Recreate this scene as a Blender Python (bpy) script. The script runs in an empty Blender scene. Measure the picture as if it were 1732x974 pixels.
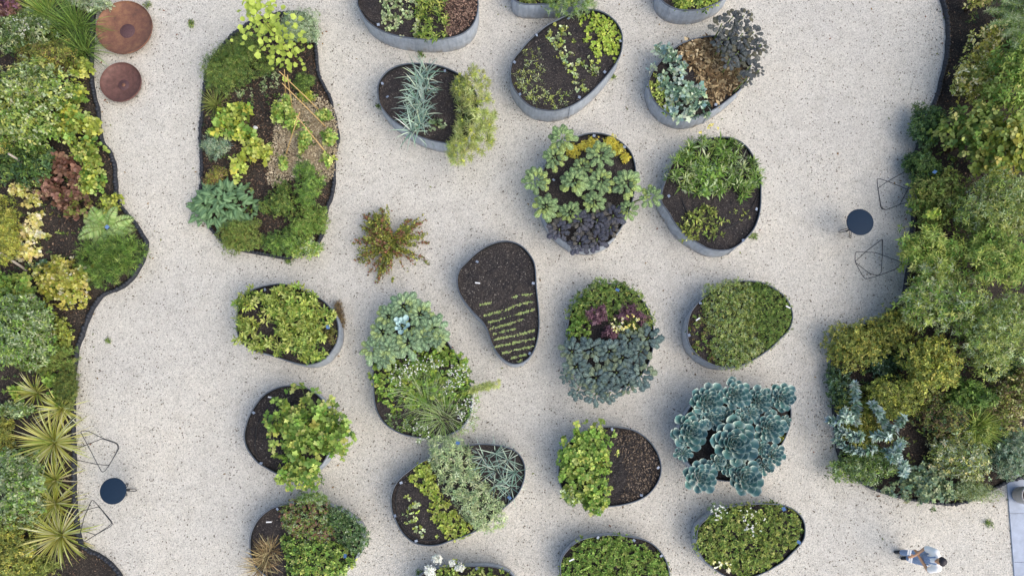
import bpy, bmesh, math, random, zlib
import numpy as np
from mathutils import Vector, Matrix

# ------------------------------------------------------------------ camera, sky, sun, exposure
SC = bpy.context.scene
COL = SC.collection
H_CAM = 17.0                      # metres above the gravel
F_PX = 1170.0                     # focal length in photograph pixels
TILT = math.atan(130.0 / F_PX)     # a drone looking almost straight down
CX, CY = 868.0, 648.0             # the optical axis; the picture is the upper part of a taller frame

cam = bpy.data.cameras.new('camera')
cam.sensor_width = 36.0
cam.lens = 36.0 * F_PX / 1732.0
cam.shift_x = (866.0 - CX) / 1732.0
cam.shift_y = (CY - 487.0) / 1732.0
cam.clip_end = 1000.0
camo = bpy.data.objects.new('camera', cam)
COL.objects.link(camo)
camo.location = (0, 0, H_CAM)
camo.rotation_euler = (TILT, 0, 0)
SC.camera = camo

SUN_AZ = math.radians(-34)        # from +X, towards the lower right of the picture
SUN_EL = math.radians(48)
world = bpy.data.worlds.new('World')
SC.world = world
world.use_nodes = True
wn = world.node_tree
for n in list(wn.nodes):
    wn.nodes.remove(n)
sky = wn.nodes.new('ShaderNodeTexSky')
sky.sky_type = 'NISHITA'
sky.sun_disc = False
sky.sun_elevation = SUN_EL
sky.sun_rotation = math.pi / 2 - SUN_AZ
sky.air_density = 1.0
sky.dust_density = 3.0
sky.ozone_density = 0.6
bg = wn.nodes.new('ShaderNodeBackground')
bg.inputs['Strength'].default_value = 0.15
wo = wn.nodes.new('ShaderNodeOutputWorld')
wn.links.new(sky.outputs[0], bg.inputs[0])
wn.links.new(bg.outputs[0], wo.inputs[0])

sl = bpy.data.lights.new('sun', 'SUN')
sl.energy = 1.45
sl.angle = math.radians(80)
sl.color = (1.0, 0.91, 0.77)
so = bpy.data.objects.new('sun', sl)
COL.objects.link(so)
sd = Vector((math.cos(SUN_EL) * math.cos(SUN_AZ), math.cos(SUN_EL) * math.sin(SUN_AZ), math.sin(SUN_EL)))
so.rotation_euler = sd.to_track_quat('Z', 'Y').to_euler()
so.location = (20, -10, 25)

SC.view_settings.view_transform = 'Standard'
SC.view_settings.look = 'None'
SC.view_settings.exposure = 0.6
SC.view_settings.gamma = 1.0
SC.view_settings.use_curve_mapping = False

# ------------------------------------------------------------------ helpers
rng = np.random.default_rng(7)
random.seed(7)
ct, st = math.cos(TILT), math.sin(TILT)
GOLD = 2.399963


def px(x, y, z=0.0):
    """The place in the garden, at height z, that the photograph shows at (x, y)."""
    dx = (x - CX) / F_PX
    dy = -(y - CY) / F_PX
    wy = dy * ct + st
    wz = dy * st - ct
    k = (z - H_CAM) / wz
    return Vector((dx * k, wy * k, z))


def mpp(x, y, z=0.0):
    return ((px(x + 5, y, z) - px(x - 5, y, z)).length + (px(x, y + 5, z) - px(x, y - 5, z)).length) / 20.0


def Z(x0, y0, s, pts):
    return [(x0 + a / s, y0 + b / s) for a, b in pts]


def lin(h):
    h = h.lstrip('#')
    c = [int(h[i:i + 2], 16) / 255.0 for i in (0, 2, 4)]
    return np.array([v / 12.92 if v <= 0.04045 else ((v + 0.055) / 1.055) ** 2.4 for v in c])


def tag(o, label=None, cat=None, group=None, kind=None):
    if label:
        o['label'] = label
    if cat:
        o['category'] = cat
    if group:
        o['group'] = group
    if kind:
        o['kind'] = kind
    return o


def empty(name, loc, label=None, cat=None, group=None):
    o = bpy.data.objects.new(name, None)
    COL.objects.link(o)
    o.location = loc
    o.empty_display_size = 0.1
    return tag(o, label, cat, group)


def link(name, me, mat=None, parent=None, loc=None):
    o = bpy.data.objects.new(name, me)
    COL.objects.link(o)
    if mat is not None and len(me.materials) == 0:
        me.materials.append(mat)
    if parent is not None:
        o.parent = parent
    if loc is not None:
        o.location = loc
    return o


def mesh(name, verts, faces, smooth=False):
    me = bpy.data.meshes.new(name)
    me.from_pydata([tuple(v) for v in verts], [], faces)
    me.update()
    if smooth:
        me.shade_smooth()
    return me


def closed_curve(pts, n=96):
    """Closed Catmull-Rom through pts, resampled evenly."""
    P = np.array([list(p)[:2] for p in pts], float)
    m = len(P)
    out = []
    for i in range(m):
        a, b, c, d = P[i - 1], P[i], P[(i + 1) % m], P[(i + 2) % m]
        for t in np.linspace(0, 1, 12, endpoint=False):
            out.append(0.5 * ((2 * b) + (-a + c) * t + (2 * a - 5 * b + 4 * c - d) * t * t + (-a + 3 * b - 3 * c + d) * t ** 3))
    O = np.array(out)
    for _ in range(5):
        O = 0.5 * O + 0.25 * (np.roll(O, 1, 0) + np.roll(O, -1, 0))
    seg = np.linalg.norm(np.roll(O, -1, 0) - O, axis=1)
    s = np.concatenate([[0], np.cumsum(seg)])
    C = np.vstack([O, O[:1]])
    u = np.linspace(0, s[-1], n, endpoint=False)
    R = np.stack([np.interp(u, s, C[:, 0]), np.interp(u, s, C[:, 1])], 1)
    if 0.5 * np.sum(R[:, 0] * np.roll(R[:, 1], -1) - np.roll(R[:, 0], -1) * R[:, 1]) < 0:
        R = R[::-1].copy()
    return R


def open_curve(pts, n):
    P = np.array([list(p)[:2] for p in pts], float)
    P = np.vstack([2 * P[0] - P[1], P, 2 * P[-1] - P[-2]])
    out = []
    for i in range(1, len(P) - 2):
        a, b, c, d = P[i - 1], P[i], P[i + 1], P[i + 2]
        for t in np.linspace(0, 1, 10, endpoint=False):
            out.append(0.5 * ((2 * b) + (-a + c) * t + (2 * a - 5 * b + 4 * c - d) * t * t + (-a + 3 * b - 3 * c + d) * t ** 3))
    out.append(P[-2])
    O = np.array(out)
    s = np.concatenate([[0], np.cumsum(np.linalg.norm(O[1:] - O[:-1], axis=1))])
    u = np.linspace(0, s[-1], n)
    return np.stack([np.interp(u, s, O[:, 0]), np.interp(u, s, O[:, 1])], 1)


def normals2(L):
    t = np.roll(L, -1, 0) - np.roll(L, 1, 0)
    t /= np.linalg.norm(t, axis=1, keepdims=True) + 1e-9
    return np.stack([t[:, 1], -t[:, 0]], 1)          # outward for a counter-clockwise loop


def inside(poly, P):
    x, y = P[:, 0], P[:, 1]
    r = np.zeros(len(P), bool)
    n = len(poly)
    for i in range(n):
        x1, y1 = poly[i]
        x2, y2 = poly[(i + 1) % n]
        c = ((y1 > y) != (y2 > y)) & (x < (x2 - x1) * (y - y1) / (y2 - y1 + 1e-12) + x1)
        r ^= c
    return r


def edge_dist(poly, P):
    d = np.full(len(P), 1e9)
    near = np.zeros((len(P), 2))
    for i in range(len(poly)):
        a = poly[i]
        b = poly[(i + 1) % len(poly)]
        ab = b - a
        t = np.clip(((P - a) @ ab) / (ab @ ab + 1e-12), 0, 1)
        q = a + t[:, None] * ab
        e = np.linalg.norm(P - q, axis=1)
        m = e < d
        d[m] = e[m]
        near[m] = q[m]
    return d, near


def in_poly(poly, n):
    lo, hi = poly.min(0), poly.max(0)
    out = []
    tot = 0
    while tot < n:
        P = rng.uniform(lo, hi, (n * 2 + 50, 2))
        P = P[inside(poly, P)]
        out.append(P)
        tot += len(P)
        if len(out) > 60:
            break
    return np.vstack(out)[:n]


def poly_area(p):
    return abs(0.5 * np.sum(p[:, 0] * np.roll(p[:, 1], -1) - np.roll(p[:, 0], -1) * p[:, 1]))


def wnoise(P, scale, seed=0, octaves=3):
    """Cheap smooth noise, about -1..1, from sums of sines; P is (n, 2 or 3)."""
    r = np.random.default_rng(1000 + seed)
    v = np.zeros(len(P))
    a = 1.0
    tot = 0
    for o in range(octaves):
        for _ in range(4):
            k = r.normal(size=P.shape[1])
            k *= (2 ** o) / scale * 2.2 / np.linalg.norm(k)
            v += a * np.sin(P @ k * 2 + r.uniform(0, 6.28)) / 2.2
        tot += a
        a *= 0.55
    return v / tot


def norm(v):
    return v / (np.linalg.norm(v, axis=-1, keepdims=True) + 1e-9)


# ------------------------------------------------------------------ materials
def new_mat(name):
    m = bpy.data.materials.new(name)
    m.use_nodes = True
    nt = m.node_tree
    b = nt.nodes['Principled BSDF']
    return m, nt, b


def N(nt, typ, **kw):
    n = nt.nodes.new(typ)
    for k, v in kw.items():
        setattr(n, k, v)
    return n


def ramp(nt, fac, stops):
    r = N(nt, 'ShaderNodeValToRGB')
    e = r.color_ramp.elements
    while len(e) < len(stops):
        e.new(0.5)
    for i, (p, c) in enumerate(stops):
        e[i].position = p
        e[i].color = (c[0], c[1], c[2], 1)
    nt.links.new(fac, r.inputs[0])
    return r


def mixc(nt, fac, a, b, mode='MIX'):
    m = N(nt, 'ShaderNodeMix', data_type='RGBA', blend_type=mode)
    for s, v in ((m.inputs[0], fac), (m.inputs[6], a), (m.inputs[7], b)):
        if hasattr(v, 'links'):
            nt.links.new(v, s)
        elif isinstance(v, (int, float)):
            s.default_value = v
        else:
            s.default_value = (v[0], v[1], v[2], 1)
    return m.outputs[2]


def noise(nt, scale, detail=4, rough=0.6, coord=None):
    n = N(nt, 'ShaderNodeTexNoise')
    n.inputs['Scale'].default_value = scale
    n.inputs['Detail'].default_value = detail
    n.inputs['Roughness'].default_value = rough
    if coord is not None:
        nt.links.new(coord, n.inputs['Vector'])
    return n


def geo_pos(nt):
    return N(nt, 'ShaderNodeNewGeometry').outputs['Position']


def mat_gravel():
    m, nt, b = new_mat('pale_gravel')
    p = geo_pos(nt)
    v = N(nt, 'ShaderNodeTexVoronoi')
    v.inputs['Scale'].default_value = 52
    nt.links.new(p, v.inputs['Vector'])
    stones = ramp(nt, v.outputs['Color'], [(0.0, lin('#84847e')), (0.2, lin('#b1b0a8')), (0.45, lin('#cac7bf')), (0.8, lin('#d8d5cd')), (1.0, lin('#e8e5de'))])
    v2 = N(nt, 'ShaderNodeTexVoronoi')
    v2.inputs['Scale'].default_value = 36
    nt.links.new(p, v2.inputs['Vector'])
    sep = N(nt, 'ShaderNodeSeparateColor')
    nt.links.new(v2.outputs['Color'], sep.inputs[0])
    drift = noise(nt, 0.7, 4, 0.6, p)
    thr = N(nt, 'ShaderNodeMapRange')
    thr.inputs['From Min'].default_value = 0.35
    thr.inputs['From Max'].default_value = 0.7
    thr.inputs['To Min'].default_value = 0.004
    thr.inputs['To Max'].default_value = 0.035
    nt.links.new(drift.outputs[0], thr.inputs['Value'])
    lt = N(nt, 'ShaderNodeMath', operation='LESS_THAN')
    nt.links.new(sep.outputs[1], lt.inputs[0])
    nt.links.new(thr.outputs[0], lt.inputs[1])
    c = mixc(nt, lt.outputs[0], stones.outputs[0], lin('#726c62'))
    big = noise(nt, 0.28, 5, 0.65, p)
    br = ramp(nt, big.outputs[0], [(0.3, (0.88, 0.885, 0.90)), (0.5, (0.96, 0.96, 0.955)), (0.68, (1.03, 1.015, 0.985))])
    c = mixc(nt, 1.0, c, br.outputs[0], 'MULTIPLY')
    mid = noise(nt, 2.6, 6, 0.75, p)
    br2 = ramp(nt, mid.outputs[0], [(0.28, (0.84, 0.83, 0.81)), (0.5, (0.99, 0.985, 0.98)), (0.75, (1.05, 1.05, 1.04))])
    c = mixc(nt, 1.0, c, br2.outputs[0], 'MULTIPLY')
    nt.links.new(c, b.inputs['Base Color'])
    b.inputs['Roughness'].default_value = 0.95
    b.inputs['Specular IOR Level'].default_value = 0.15
    bump = N(nt, 'ShaderNodeBump')
    bump.inputs['Strength'].default_value = 0.7
    bump.inputs['Distance'].default_value = 0.02
    nt.links.new(v.outputs['Distance'], bump.inputs['Height'])
    bump.invert = True
    nt.links.new(bump.outputs[0], b.inputs['Normal'])
    return m


def mat_soil(name, dark, light, fine=38):
    m, nt, b = new_mat(name)
    p = geo_pos(nt)
    n1 = noise(nt, fine, 6, 0.75, p)
    c = ramp(nt, n1.outputs[0], [(0.3, lin(dark) * 0.75), (0.5, lin(dark)), (0.62, lin(light)), (0.78, lin(light) * 1.7)])
    n2 = noise(nt, 2.2, 3, 0.6, p)
    w = ramp(nt, n2.outputs[0], [(0.35, (0.75, 0.75, 0.78)), (0.65, (1.25, 1.18, 1.1))])
    col = mixc(nt, 1.0, c.outputs[0], w.outputs[0], 'MULTIPLY')
    nt.links.new(col, b.inputs['Base Color'])
    b.inputs['Roughness'].default_value = 0.95
    b.inputs['Specular IOR Level'].default_value = 0.2
    bump = N(nt, 'ShaderNodeBump')
    bump.inputs['Strength'].default_value = 0.9
    bump.inputs['Distance'].default_value = 0.03
    nt.links.new(n1.outputs[0], bump.inputs['Height'])
    nt.links.new(bump.outputs[0], b.inputs['Normal'])
    return m


def mat_leaf(name='leaf', rough=0.5, spec=0.35, trans=0.25, gain=1.0):
    m, nt, b = new_mat(name)
    a = N(nt, 'ShaderNodeAttribute', attribute_name='col')
    oi = N(nt, 'ShaderNodeObjectInfo')
    mr = N(nt, 'ShaderNodeMapRange')
    mr.inputs['To Min'].default_value = 0.9 * gain
    mr.inputs['To Max'].default_value = 1.1 * gain
    nt.links.new(oi.outputs['Random'], mr.inputs['Value'])
    hsv = N(nt, 'ShaderNodeHueSaturation')
    nt.links.new(a.outputs['Color'], hsv.inputs['Color'])
    nt.links.new(mr.outputs[0], hsv.inputs['Value'])
    nt.links.new(hsv.outputs[0], b.inputs['Base Color'])
    b.inputs['Roughness'].default_value = rough
    b.inputs['Specular IOR Level'].default_value = spec
    tr = N(nt, 'ShaderNodeBsdfTranslucent')
    nt.links.new(hsv.outputs[0], tr.inputs['Color'])
    mx = N(nt, 'ShaderNodeMixShader')
    mx.inputs[0].default_value = trans
    nt.links.new(b.outputs[0], mx.inputs[1])
    nt.links.new(tr.outputs[0], mx.inputs[2])
    nt.links.new(mx.outputs[0], nt.nodes['Material Output'].inputs['Surface'])
    return m


def mat_crinkle(name, rough=0.6, amount=0.35, scale=9.0, trans=0.12):
    m = mat_leaf(name, rough, 0.3, trans)
    nt = m.node_tree
    b = nt.nodes['Principled BSDF']
    tc = N(nt, 'ShaderNodeTexCoord')
    v = N(nt, 'ShaderNodeTexVoronoi')
    v.inputs['Scale'].default_value = scale
    nt.links.new(tc.outputs['Object'], v.inputs['Vector'])
    hsv = [n for n in nt.nodes if n.bl_idname == 'ShaderNodeHueSaturation'][0]
    r = ramp(nt, v.outputs['Distance'], [(0.0, (1 + amount,) * 3), (0.6, (1 - amount,) * 3)])
    c = mixc(nt, 1.0, hsv.outputs[0], r.outputs[0], 'MULTIPLY')
    nt.links.new(c, b.inputs['Base Color'])
    bp = N(nt, 'ShaderNodeBump')
    bp.invert = True
    bp.inputs['Strength'].default_value = 0.9
    bp.inputs['Distance'].default_value = 0.02
    nt.links.new(v.outputs['Distance'], bp.inputs['Height'])
    nt.links.new(bp.outputs[0], b.inputs['Normal'])
    return m


def mat_plain(name, col, rough=0.6, metal=0.0, spec=0.4, var=0.15, scale=14.0, bump=0.0):
    m, nt, b = new_mat(name)
    p = geo_pos(nt)
    n1 = noise(nt, scale, 5, 0.65, p)
    c = lin(col)
    r = ramp(nt, n1.outputs[0], [(0.3, c * (1 - var)), (0.7, c * (1 + var))])
    nt.links.new(r.outputs[0], b.inputs['Base Color'])
    b.inputs['Roughness'].default_value = rough
    b.inputs['Metallic'].default_value = metal
    b.inputs['Specular IOR Level'].default_value = spec
    if bump:
        bm = N(nt, 'ShaderNodeBump')
        bm.inputs['Strength'].default_value = bump
        bm.inputs['Distance'].default_value = 0.01
        nt.links.new(n1.outputs[0], bm.inputs['Height'])
        nt.links.new(bm.outputs[0], b.inputs['Normal'])
    return m


def mat_planter():
    m, nt, b = new_mat('grey_planter_metal')
    p = geo_pos(nt)
    mp = N(nt, 'ShaderNodeMapping')
    mp.inputs['Scale'].default_value = (9, 9, 0.7)
    nt.links.new(p, mp.inputs['Vector'])
    n1 = noise(nt, 2.0, 6, 0.7, mp.outputs[0])
    r = ramp(nt, n1.outputs[0], [(0.25, lin('#8e98a5')), (0.5, lin('#a7b1bd')), (0.75, lin('#bac2cb'))])
    n2 = noise(nt, 7, 5, 0.7, p)
    r2 = ramp(nt, n2.outputs[0], [(0.35, (0.78, 0.78, 0.77)), (0.65, (1.06, 1.06, 1.06))])
    c = mixc(nt, 1.0, r.outputs[0], r2.outputs[0], 'MULTIPLY')
    sx = N(nt, 'ShaderNodeSeparateXYZ')
    nt.links.new(p, sx.inputs[0])
    n3 = noise(nt, 5.0, 6, 0.75, p)
    ad = N(nt, 'ShaderNodeMath', operation='MULTIPLY_ADD')
    nt.links.new(sx.outputs[2], ad.inputs[0])
    ad.inputs[1].default_value = 1.1
    nt.links.new(n3.outputs[0], ad.inputs[2])
    sp = ramp(nt, ad.outputs[0], [(0.45, (0.75, 0.75, 0.75)), (0.62, (0.12, 0.12, 0.12)), (0.72, (0, 0, 0))])
    c = mixc(nt, sp.outputs[0], c, lin('#8a8378'))
    nt.links.new(c, b.inputs['Base Color'])
    b.inputs['Roughness'].default_value = 0.55
    b.inputs['Metallic'].default_value = 0.25
    b.inputs['Specular IOR Level'].default_value = 0.4
    bm = N(nt, 'ShaderNodeBump')
    bm.inputs['Strength'].default_value = 0.25
    bm.inputs['Distance'].default_value = 0.01
    nt.links.new(n1.outputs[0], bm.inputs['Height'])
    nt.links.new(bm.outputs[0], b.inputs['Normal'])
    return m


def mat_rust():
    m, nt, b = new_mat('rusted_steel')
    p = geo_pos(nt)
    n1 = noise(nt, 5, 6, 0.7, p)
    n2 = noise(nt, 42, 4, 0.7, p)
    r = ramp(nt, n1.outputs[0], [(0.3, lin('#5f463d')), (0.48, lin('#7a5646')), (0.58, lin('#85614c')), (0.72, lin('#966f52'))])
    r2 = ramp(nt, n2.outputs[0], [(0.3, (0.8, 0.8, 0.82)), (0.6, (1.05, 1.03, 1.0)), (0.8, (1.25, 1.2, 1.15))])
    c = mixc(nt, 1.0, r.outputs[0], r2.outputs[0], 'MULTIPLY')
    nt.links.new(c, b.inputs['Base Color'])
    b.inputs['Roughness'].default_value = 0.62
    b.inputs['Metallic'].default_value = 0.15
    return m


M = {}
M['gravel'] = mat_gravel()
M['soil'] = mat_soil('planter_soil', '#302e2f', '#565251')
M['bed_soil'] = mat_soil('bed_mulch', '#302d2b', '#565049', 30)
M['straw_base'] = mat_soil('straw_base', '#958974', '#b9ac94', 44)
M['leaf'] = mat_leaf('leaf', 0.5, 0.35, 0.3)
M['matte'] = mat_leaf('matte_leaf', 0.75, 0.2, 0.2)
M['crinkle'] = mat_crinkle('crinkled_leaf')
M['wax'] = mat_leaf('waxy_leaf', 0.42, 0.45, 0.08)
M['dry'] = mat_leaf('dry_plant', 0.85, 0.15, 0.1)
M['planter'] = mat_planter()
M['rim'] = mat_plain('dark_rim', '#5a626c', 0.5, 0.3, 0.4, 0.2, 9)
M['liner'] = mat_plain('black_liner', '#1f2226', 0.7, 0, 0.3, 0.2)
M['edging'] = mat_plain('black_edging', '#2a2e36', 0.55, 0, 0.4, 0.35, 25, 0.5)
M['rust'] = mat_rust()
M['rust_small'] = mat_plain('purplish_rust', '#674a44', 0.62, 0.15, 0.4, 0.32, 9)
M['rust_dark'] = mat_plain('burnt_steel', '#5d4546', 0.6, 0.2, 0.4, 0.25, 30)
M['navy'] = mat_plain('navy_table', '#15293d', 0.7, 0, 0.25, 0.08, 30)
M['wire'] = mat_plain('dark_wire', '#30343a', 0.45, 0.6, 0.5, 0.1)
M['tag'] = mat_plain('label_plastic', '#7f8b9d', 0.5, 0, 0.4, 0.12, 40)
M['tag_blue'] = mat_plain('blue_label_plastic', '#50709c', 0.5, 0, 0.4, 0.12, 40)
M['tag_white'] = mat_plain('white_label_plastic', '#cfd2d6', 0.5, 0, 0.4, 0.08, 40)
M['hose'] = mat_plain('drip_hose', '#24262a', 0.5, 0, 0.4, 0.1)
M['bark'] = mat_plain('bark', '#5f4d3c', 0.9, 0, 0.2, 0.3, 20, 0.5)
M['stem'] = mat_plain('green_stem', '#6b7a45', 0.7, 0, 0.3, 0.2, 20)
M['cane'] = mat_plain('bamboo', '#bd9f6c', 0.55, 0, 0.35, 0.22, 12)
M['stick'] = mat_plain('weathered_wood', '#a49c92', 0.8, 0, 0.2, 0.25, 12)
M['slab'] = mat_plain('blue_grey_stone', '#a3adbd', 0.75, 0, 0.3, 0.16, 4, 0.3)
M['pot'] = mat_plain('grey_ceramic', '#a8a6a4', 0.6, 0, 0.4, 0.1, 8)

# ------------------------------------------------------------------ setting: gravel, beds
me = mesh('ground', [(-250, -250, 0), (250, -250, 0), (250, 250, 0), (-250, 250, 0)], [(0, 1, 2, 3)])
tag(link('gravel_ground', me, M['gravel']), kind='structure')


def ring_surface(loop, zf, rings=16, centre=None):
    """A gently uneven sheet inside a closed loop: rings shrinking towards its middle."""
    c = loop.mean(0) if centre is None else np.array(centre)
    V = []
    for k in range(rings):
        f = 1 - k / rings
        V.append(c + (loop - c) * f)
    V = np.vstack(V + [c[None]])
    z = zf(V)
    n = len(loop)
    F = []
    for k in range(rings - 1):
        for i in range(n):
            j = (i + 1) % n
            F.append((k * n + i, k * n + j, (k + 1) * n + j, (k + 1) * n + i))
    for i in range(n):
        F.append(((rings - 1) * n + i, (rings - 1) * n + (i + 1) % n, rings * n))
    return np.column_stack([V, z]), F


def grid_surface(loop, zf, step=0.12):
    """A grid-filled sheet for long beds."""
    lo, hi = loop.min(0), loop.max(0)
    xs = np.arange(lo[0], hi[0] + step, step)
    ys = np.arange(lo[1], hi[1] + step, step)
    X, Y = np.meshgrid(xs, ys)
    P = np.column_stack([X.ravel(), Y.ravel()])
    keep = inside(loop, P)
    d, near = edge_dist(loop, P)
    P = np.where(keep[:, None], P, np.where((d < step * 2)[:, None], near, P))
    d = np.where(keep, d, 0.0)
    z = zf(P, d)
    ny, nx = X.shape
    idx = np.arange(len(P)).reshape(ny, nx)
    F = []
    for j in range(ny - 1):
        for i in range(nx - 1):
            q = (idx[j, i], idx[j, i + 1], idx[j + 1, i + 1], idx[j + 1, i])
            if keep[list(q)].any():
                F.append(tuple(int(a) for a in q))
    return np.column_stack([P, z]), F


LEFT_EDGE = [(150, -60), (158, -20), (160, 30), (158, 70), (157, 95), (157, 133), (162, 165), (168, 187), (170, 213), (175, 240), (187, 257), (195, 277), (198, 312), (201, 340), (215, 361), (230, 378), (241, 395), (250, 412), (247, 430), (238, 453), (221, 476), (201, 490), (176, 500), (159, 523), (149, 546), (141, 569), (133, 590), (130, 615), (126, 644), (127, 674), (126, 705), (127, 744), (128, 772), (128, 811), (129, 850), (133, 882), (138, 912), (150, 929), (170, 938), (190, 953), (206, 974), (216, 1010), (220, 1060)]
RIGHT_EDGE = [(1580, -60), (1588, -20), (1591, 0), (1598, 25), (1601, 49), (1601, 74), (1598, 103), (1591, 133), (1583, 165), (1572, 190), (1558, 225), (1548, 262), (1545, 300), (1547, 340), (1543, 369), (1540, 407), (1540, 433), (1532, 468), (1526, 500), (1505, 527), (1478, 546), (1446, 554), (1426, 574), (1410, 596), (1406, 627), (1408, 660), (1410, 704), (1414, 738), (1418, 770), (1438, 800), (1468, 822), (1520, 840), (1568, 848), (1602, 852), (1630, 848), (1655, 836), (1680, 824), (1706, 812), (1735, 806), (1780, 802)]
ISLAND = [(341, 240), (342, 214), (346, 177), (348, 148), (353, 126), (360, 106), (374, 88), (394, 64), (424, 42), (465, 28), (503, 25), (524, 32), (531, 45), (534, 64), (536, 98), (540, 128), (549, 148), (559, 167), (565, 192), (571, 219), (573, 236), (568, 255), (566, 282), (566, 311), (563, 331), (556, 348), (550, 373), (546, 397), (536, 415), (517, 429), (490, 437), (467, 434), (438, 429), (413, 424), (394, 417), (376, 407), (362, 392), (354, 378), (347, 358), (342, 331), (344, 301), (343, 274)]


def w2(pts, z=0.0):
    return [tuple(px(a, b, z))[:2] for a, b in pts]


def bed_loop(edge, side):
    e = open_curve(w2(edge), 260)
    far = -19.0 if side < 0 else 19.0
    ext = np.array([[far, e[-1, 1]], [far, e[0, 1]]])
    if side > 0:
        ext = np.array([[far, e[-1, 1]], [far, e[0, 1]]])
    return e, np.vstack([e, ext])


def bed_height(P, d):
    return 0.02 + 0.10 * (1 - np.exp(-d / 0.35)) + 0.02 * wnoise(P, 0.5, 3)


left_edge_w, left_loop = bed_loop(LEFT_EDGE, -1)
right_edge_w, right_loop = bed_loop(RIGHT_EDGE, 1)
island_loop = closed_curve(w2(ISLAND), 220)
for nm, lp in (('planting_bed', left_loop), ('planting_bed', right_loop), ('planting_bed', island_loop)):
    V, F = grid_surface(lp, bed_height)
    tag(link(nm, mesh(nm, V, F, True), M['bed_soil']), kind='structure')


def edging(curve, closed, label):
    """Low black border: a strip set with rounded nubs, as a rope of recycled rubber."""
    n = len(curve)
    V, F = [], []
    T = np.gradient(curve, axis=0)
    if closed:
        T = np.roll(curve, -1, 0) - np.roll(curve, 1, 0)
    T = norm(T)
    Nn = np.stack([T[:, 1], -T[:, 0]], 1)
    prof = [(-0.035, -0.01), (-0.035, 0.085), (-0.015, 0.105), (0.015, 0.105), (0.035, 0.085), (0.035, -0.01)]
    wob = 0.012 * wnoise(curve, 0.3, 11)
    for i in range(n):
        for o, z in prof:
            q = curve[i] + Nn[i] * (o + wob[i])
            V.append((q[0], q[1], z))
    k = len(prof)
    for i in range(n if closed else n - 1):
        j = (i + 1) % n
        for a in range(k - 1):
            F.append((i * k + a, j * k + a, j * k + a + 1, i * k + a + 1))
    # nubs
    seg = np.linalg.norm(np.diff(curve, axis=0), axis=1)
    s = np.concatenate([[0], np.cumsum(seg)])
    bm = bmesh.new()
    bmesh.ops.create_icosphere(bm, subdivisions=2, radius=1.0)
    tv = np.array([v.co[:] for v in bm.verts])
    tf = [tuple(v.index for v in f.verts) for f in bm.faces]
    bm.free()
    u = 0.0
    while u < s[-1]:
        q = np.array([np.interp(u, s, curve[:, 0]), np.interp(u, s, curve[:, 1])])
        r = rng.uniform(0.038, 0.054)
        b = len(V)
        off = np.array([q[0] + rng.normal(0, .008), q[1] + rng.normal(0, .008), 0.095 + rng.normal(0, .008)])
        for v in tv * np.array([r, r, r * 0.8]) + off:
            V.append(tuple(v))
        F += [tuple(b + a for a in f) for f in tf]
        u += rng.uniform(0.075, 0.105)
    return tag(link('garden_edging', mesh('garden_edging', V, F, True), M['edging']), label, 'edging', 'low black bed edgings')


edging(left_edge_w[6:], False, 'low knobbly black edging along the border behind the rusty bowls')
edging(right_edge_w[4:], False, 'low knobbly black edging along the tall shrub border beside the stone paving')
edging(island_loop, True, 'low knobbly black edging around the island bed with bamboo canes')

# ------------------------------------------------------------------ planters
PLANTERS = {}


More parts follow.
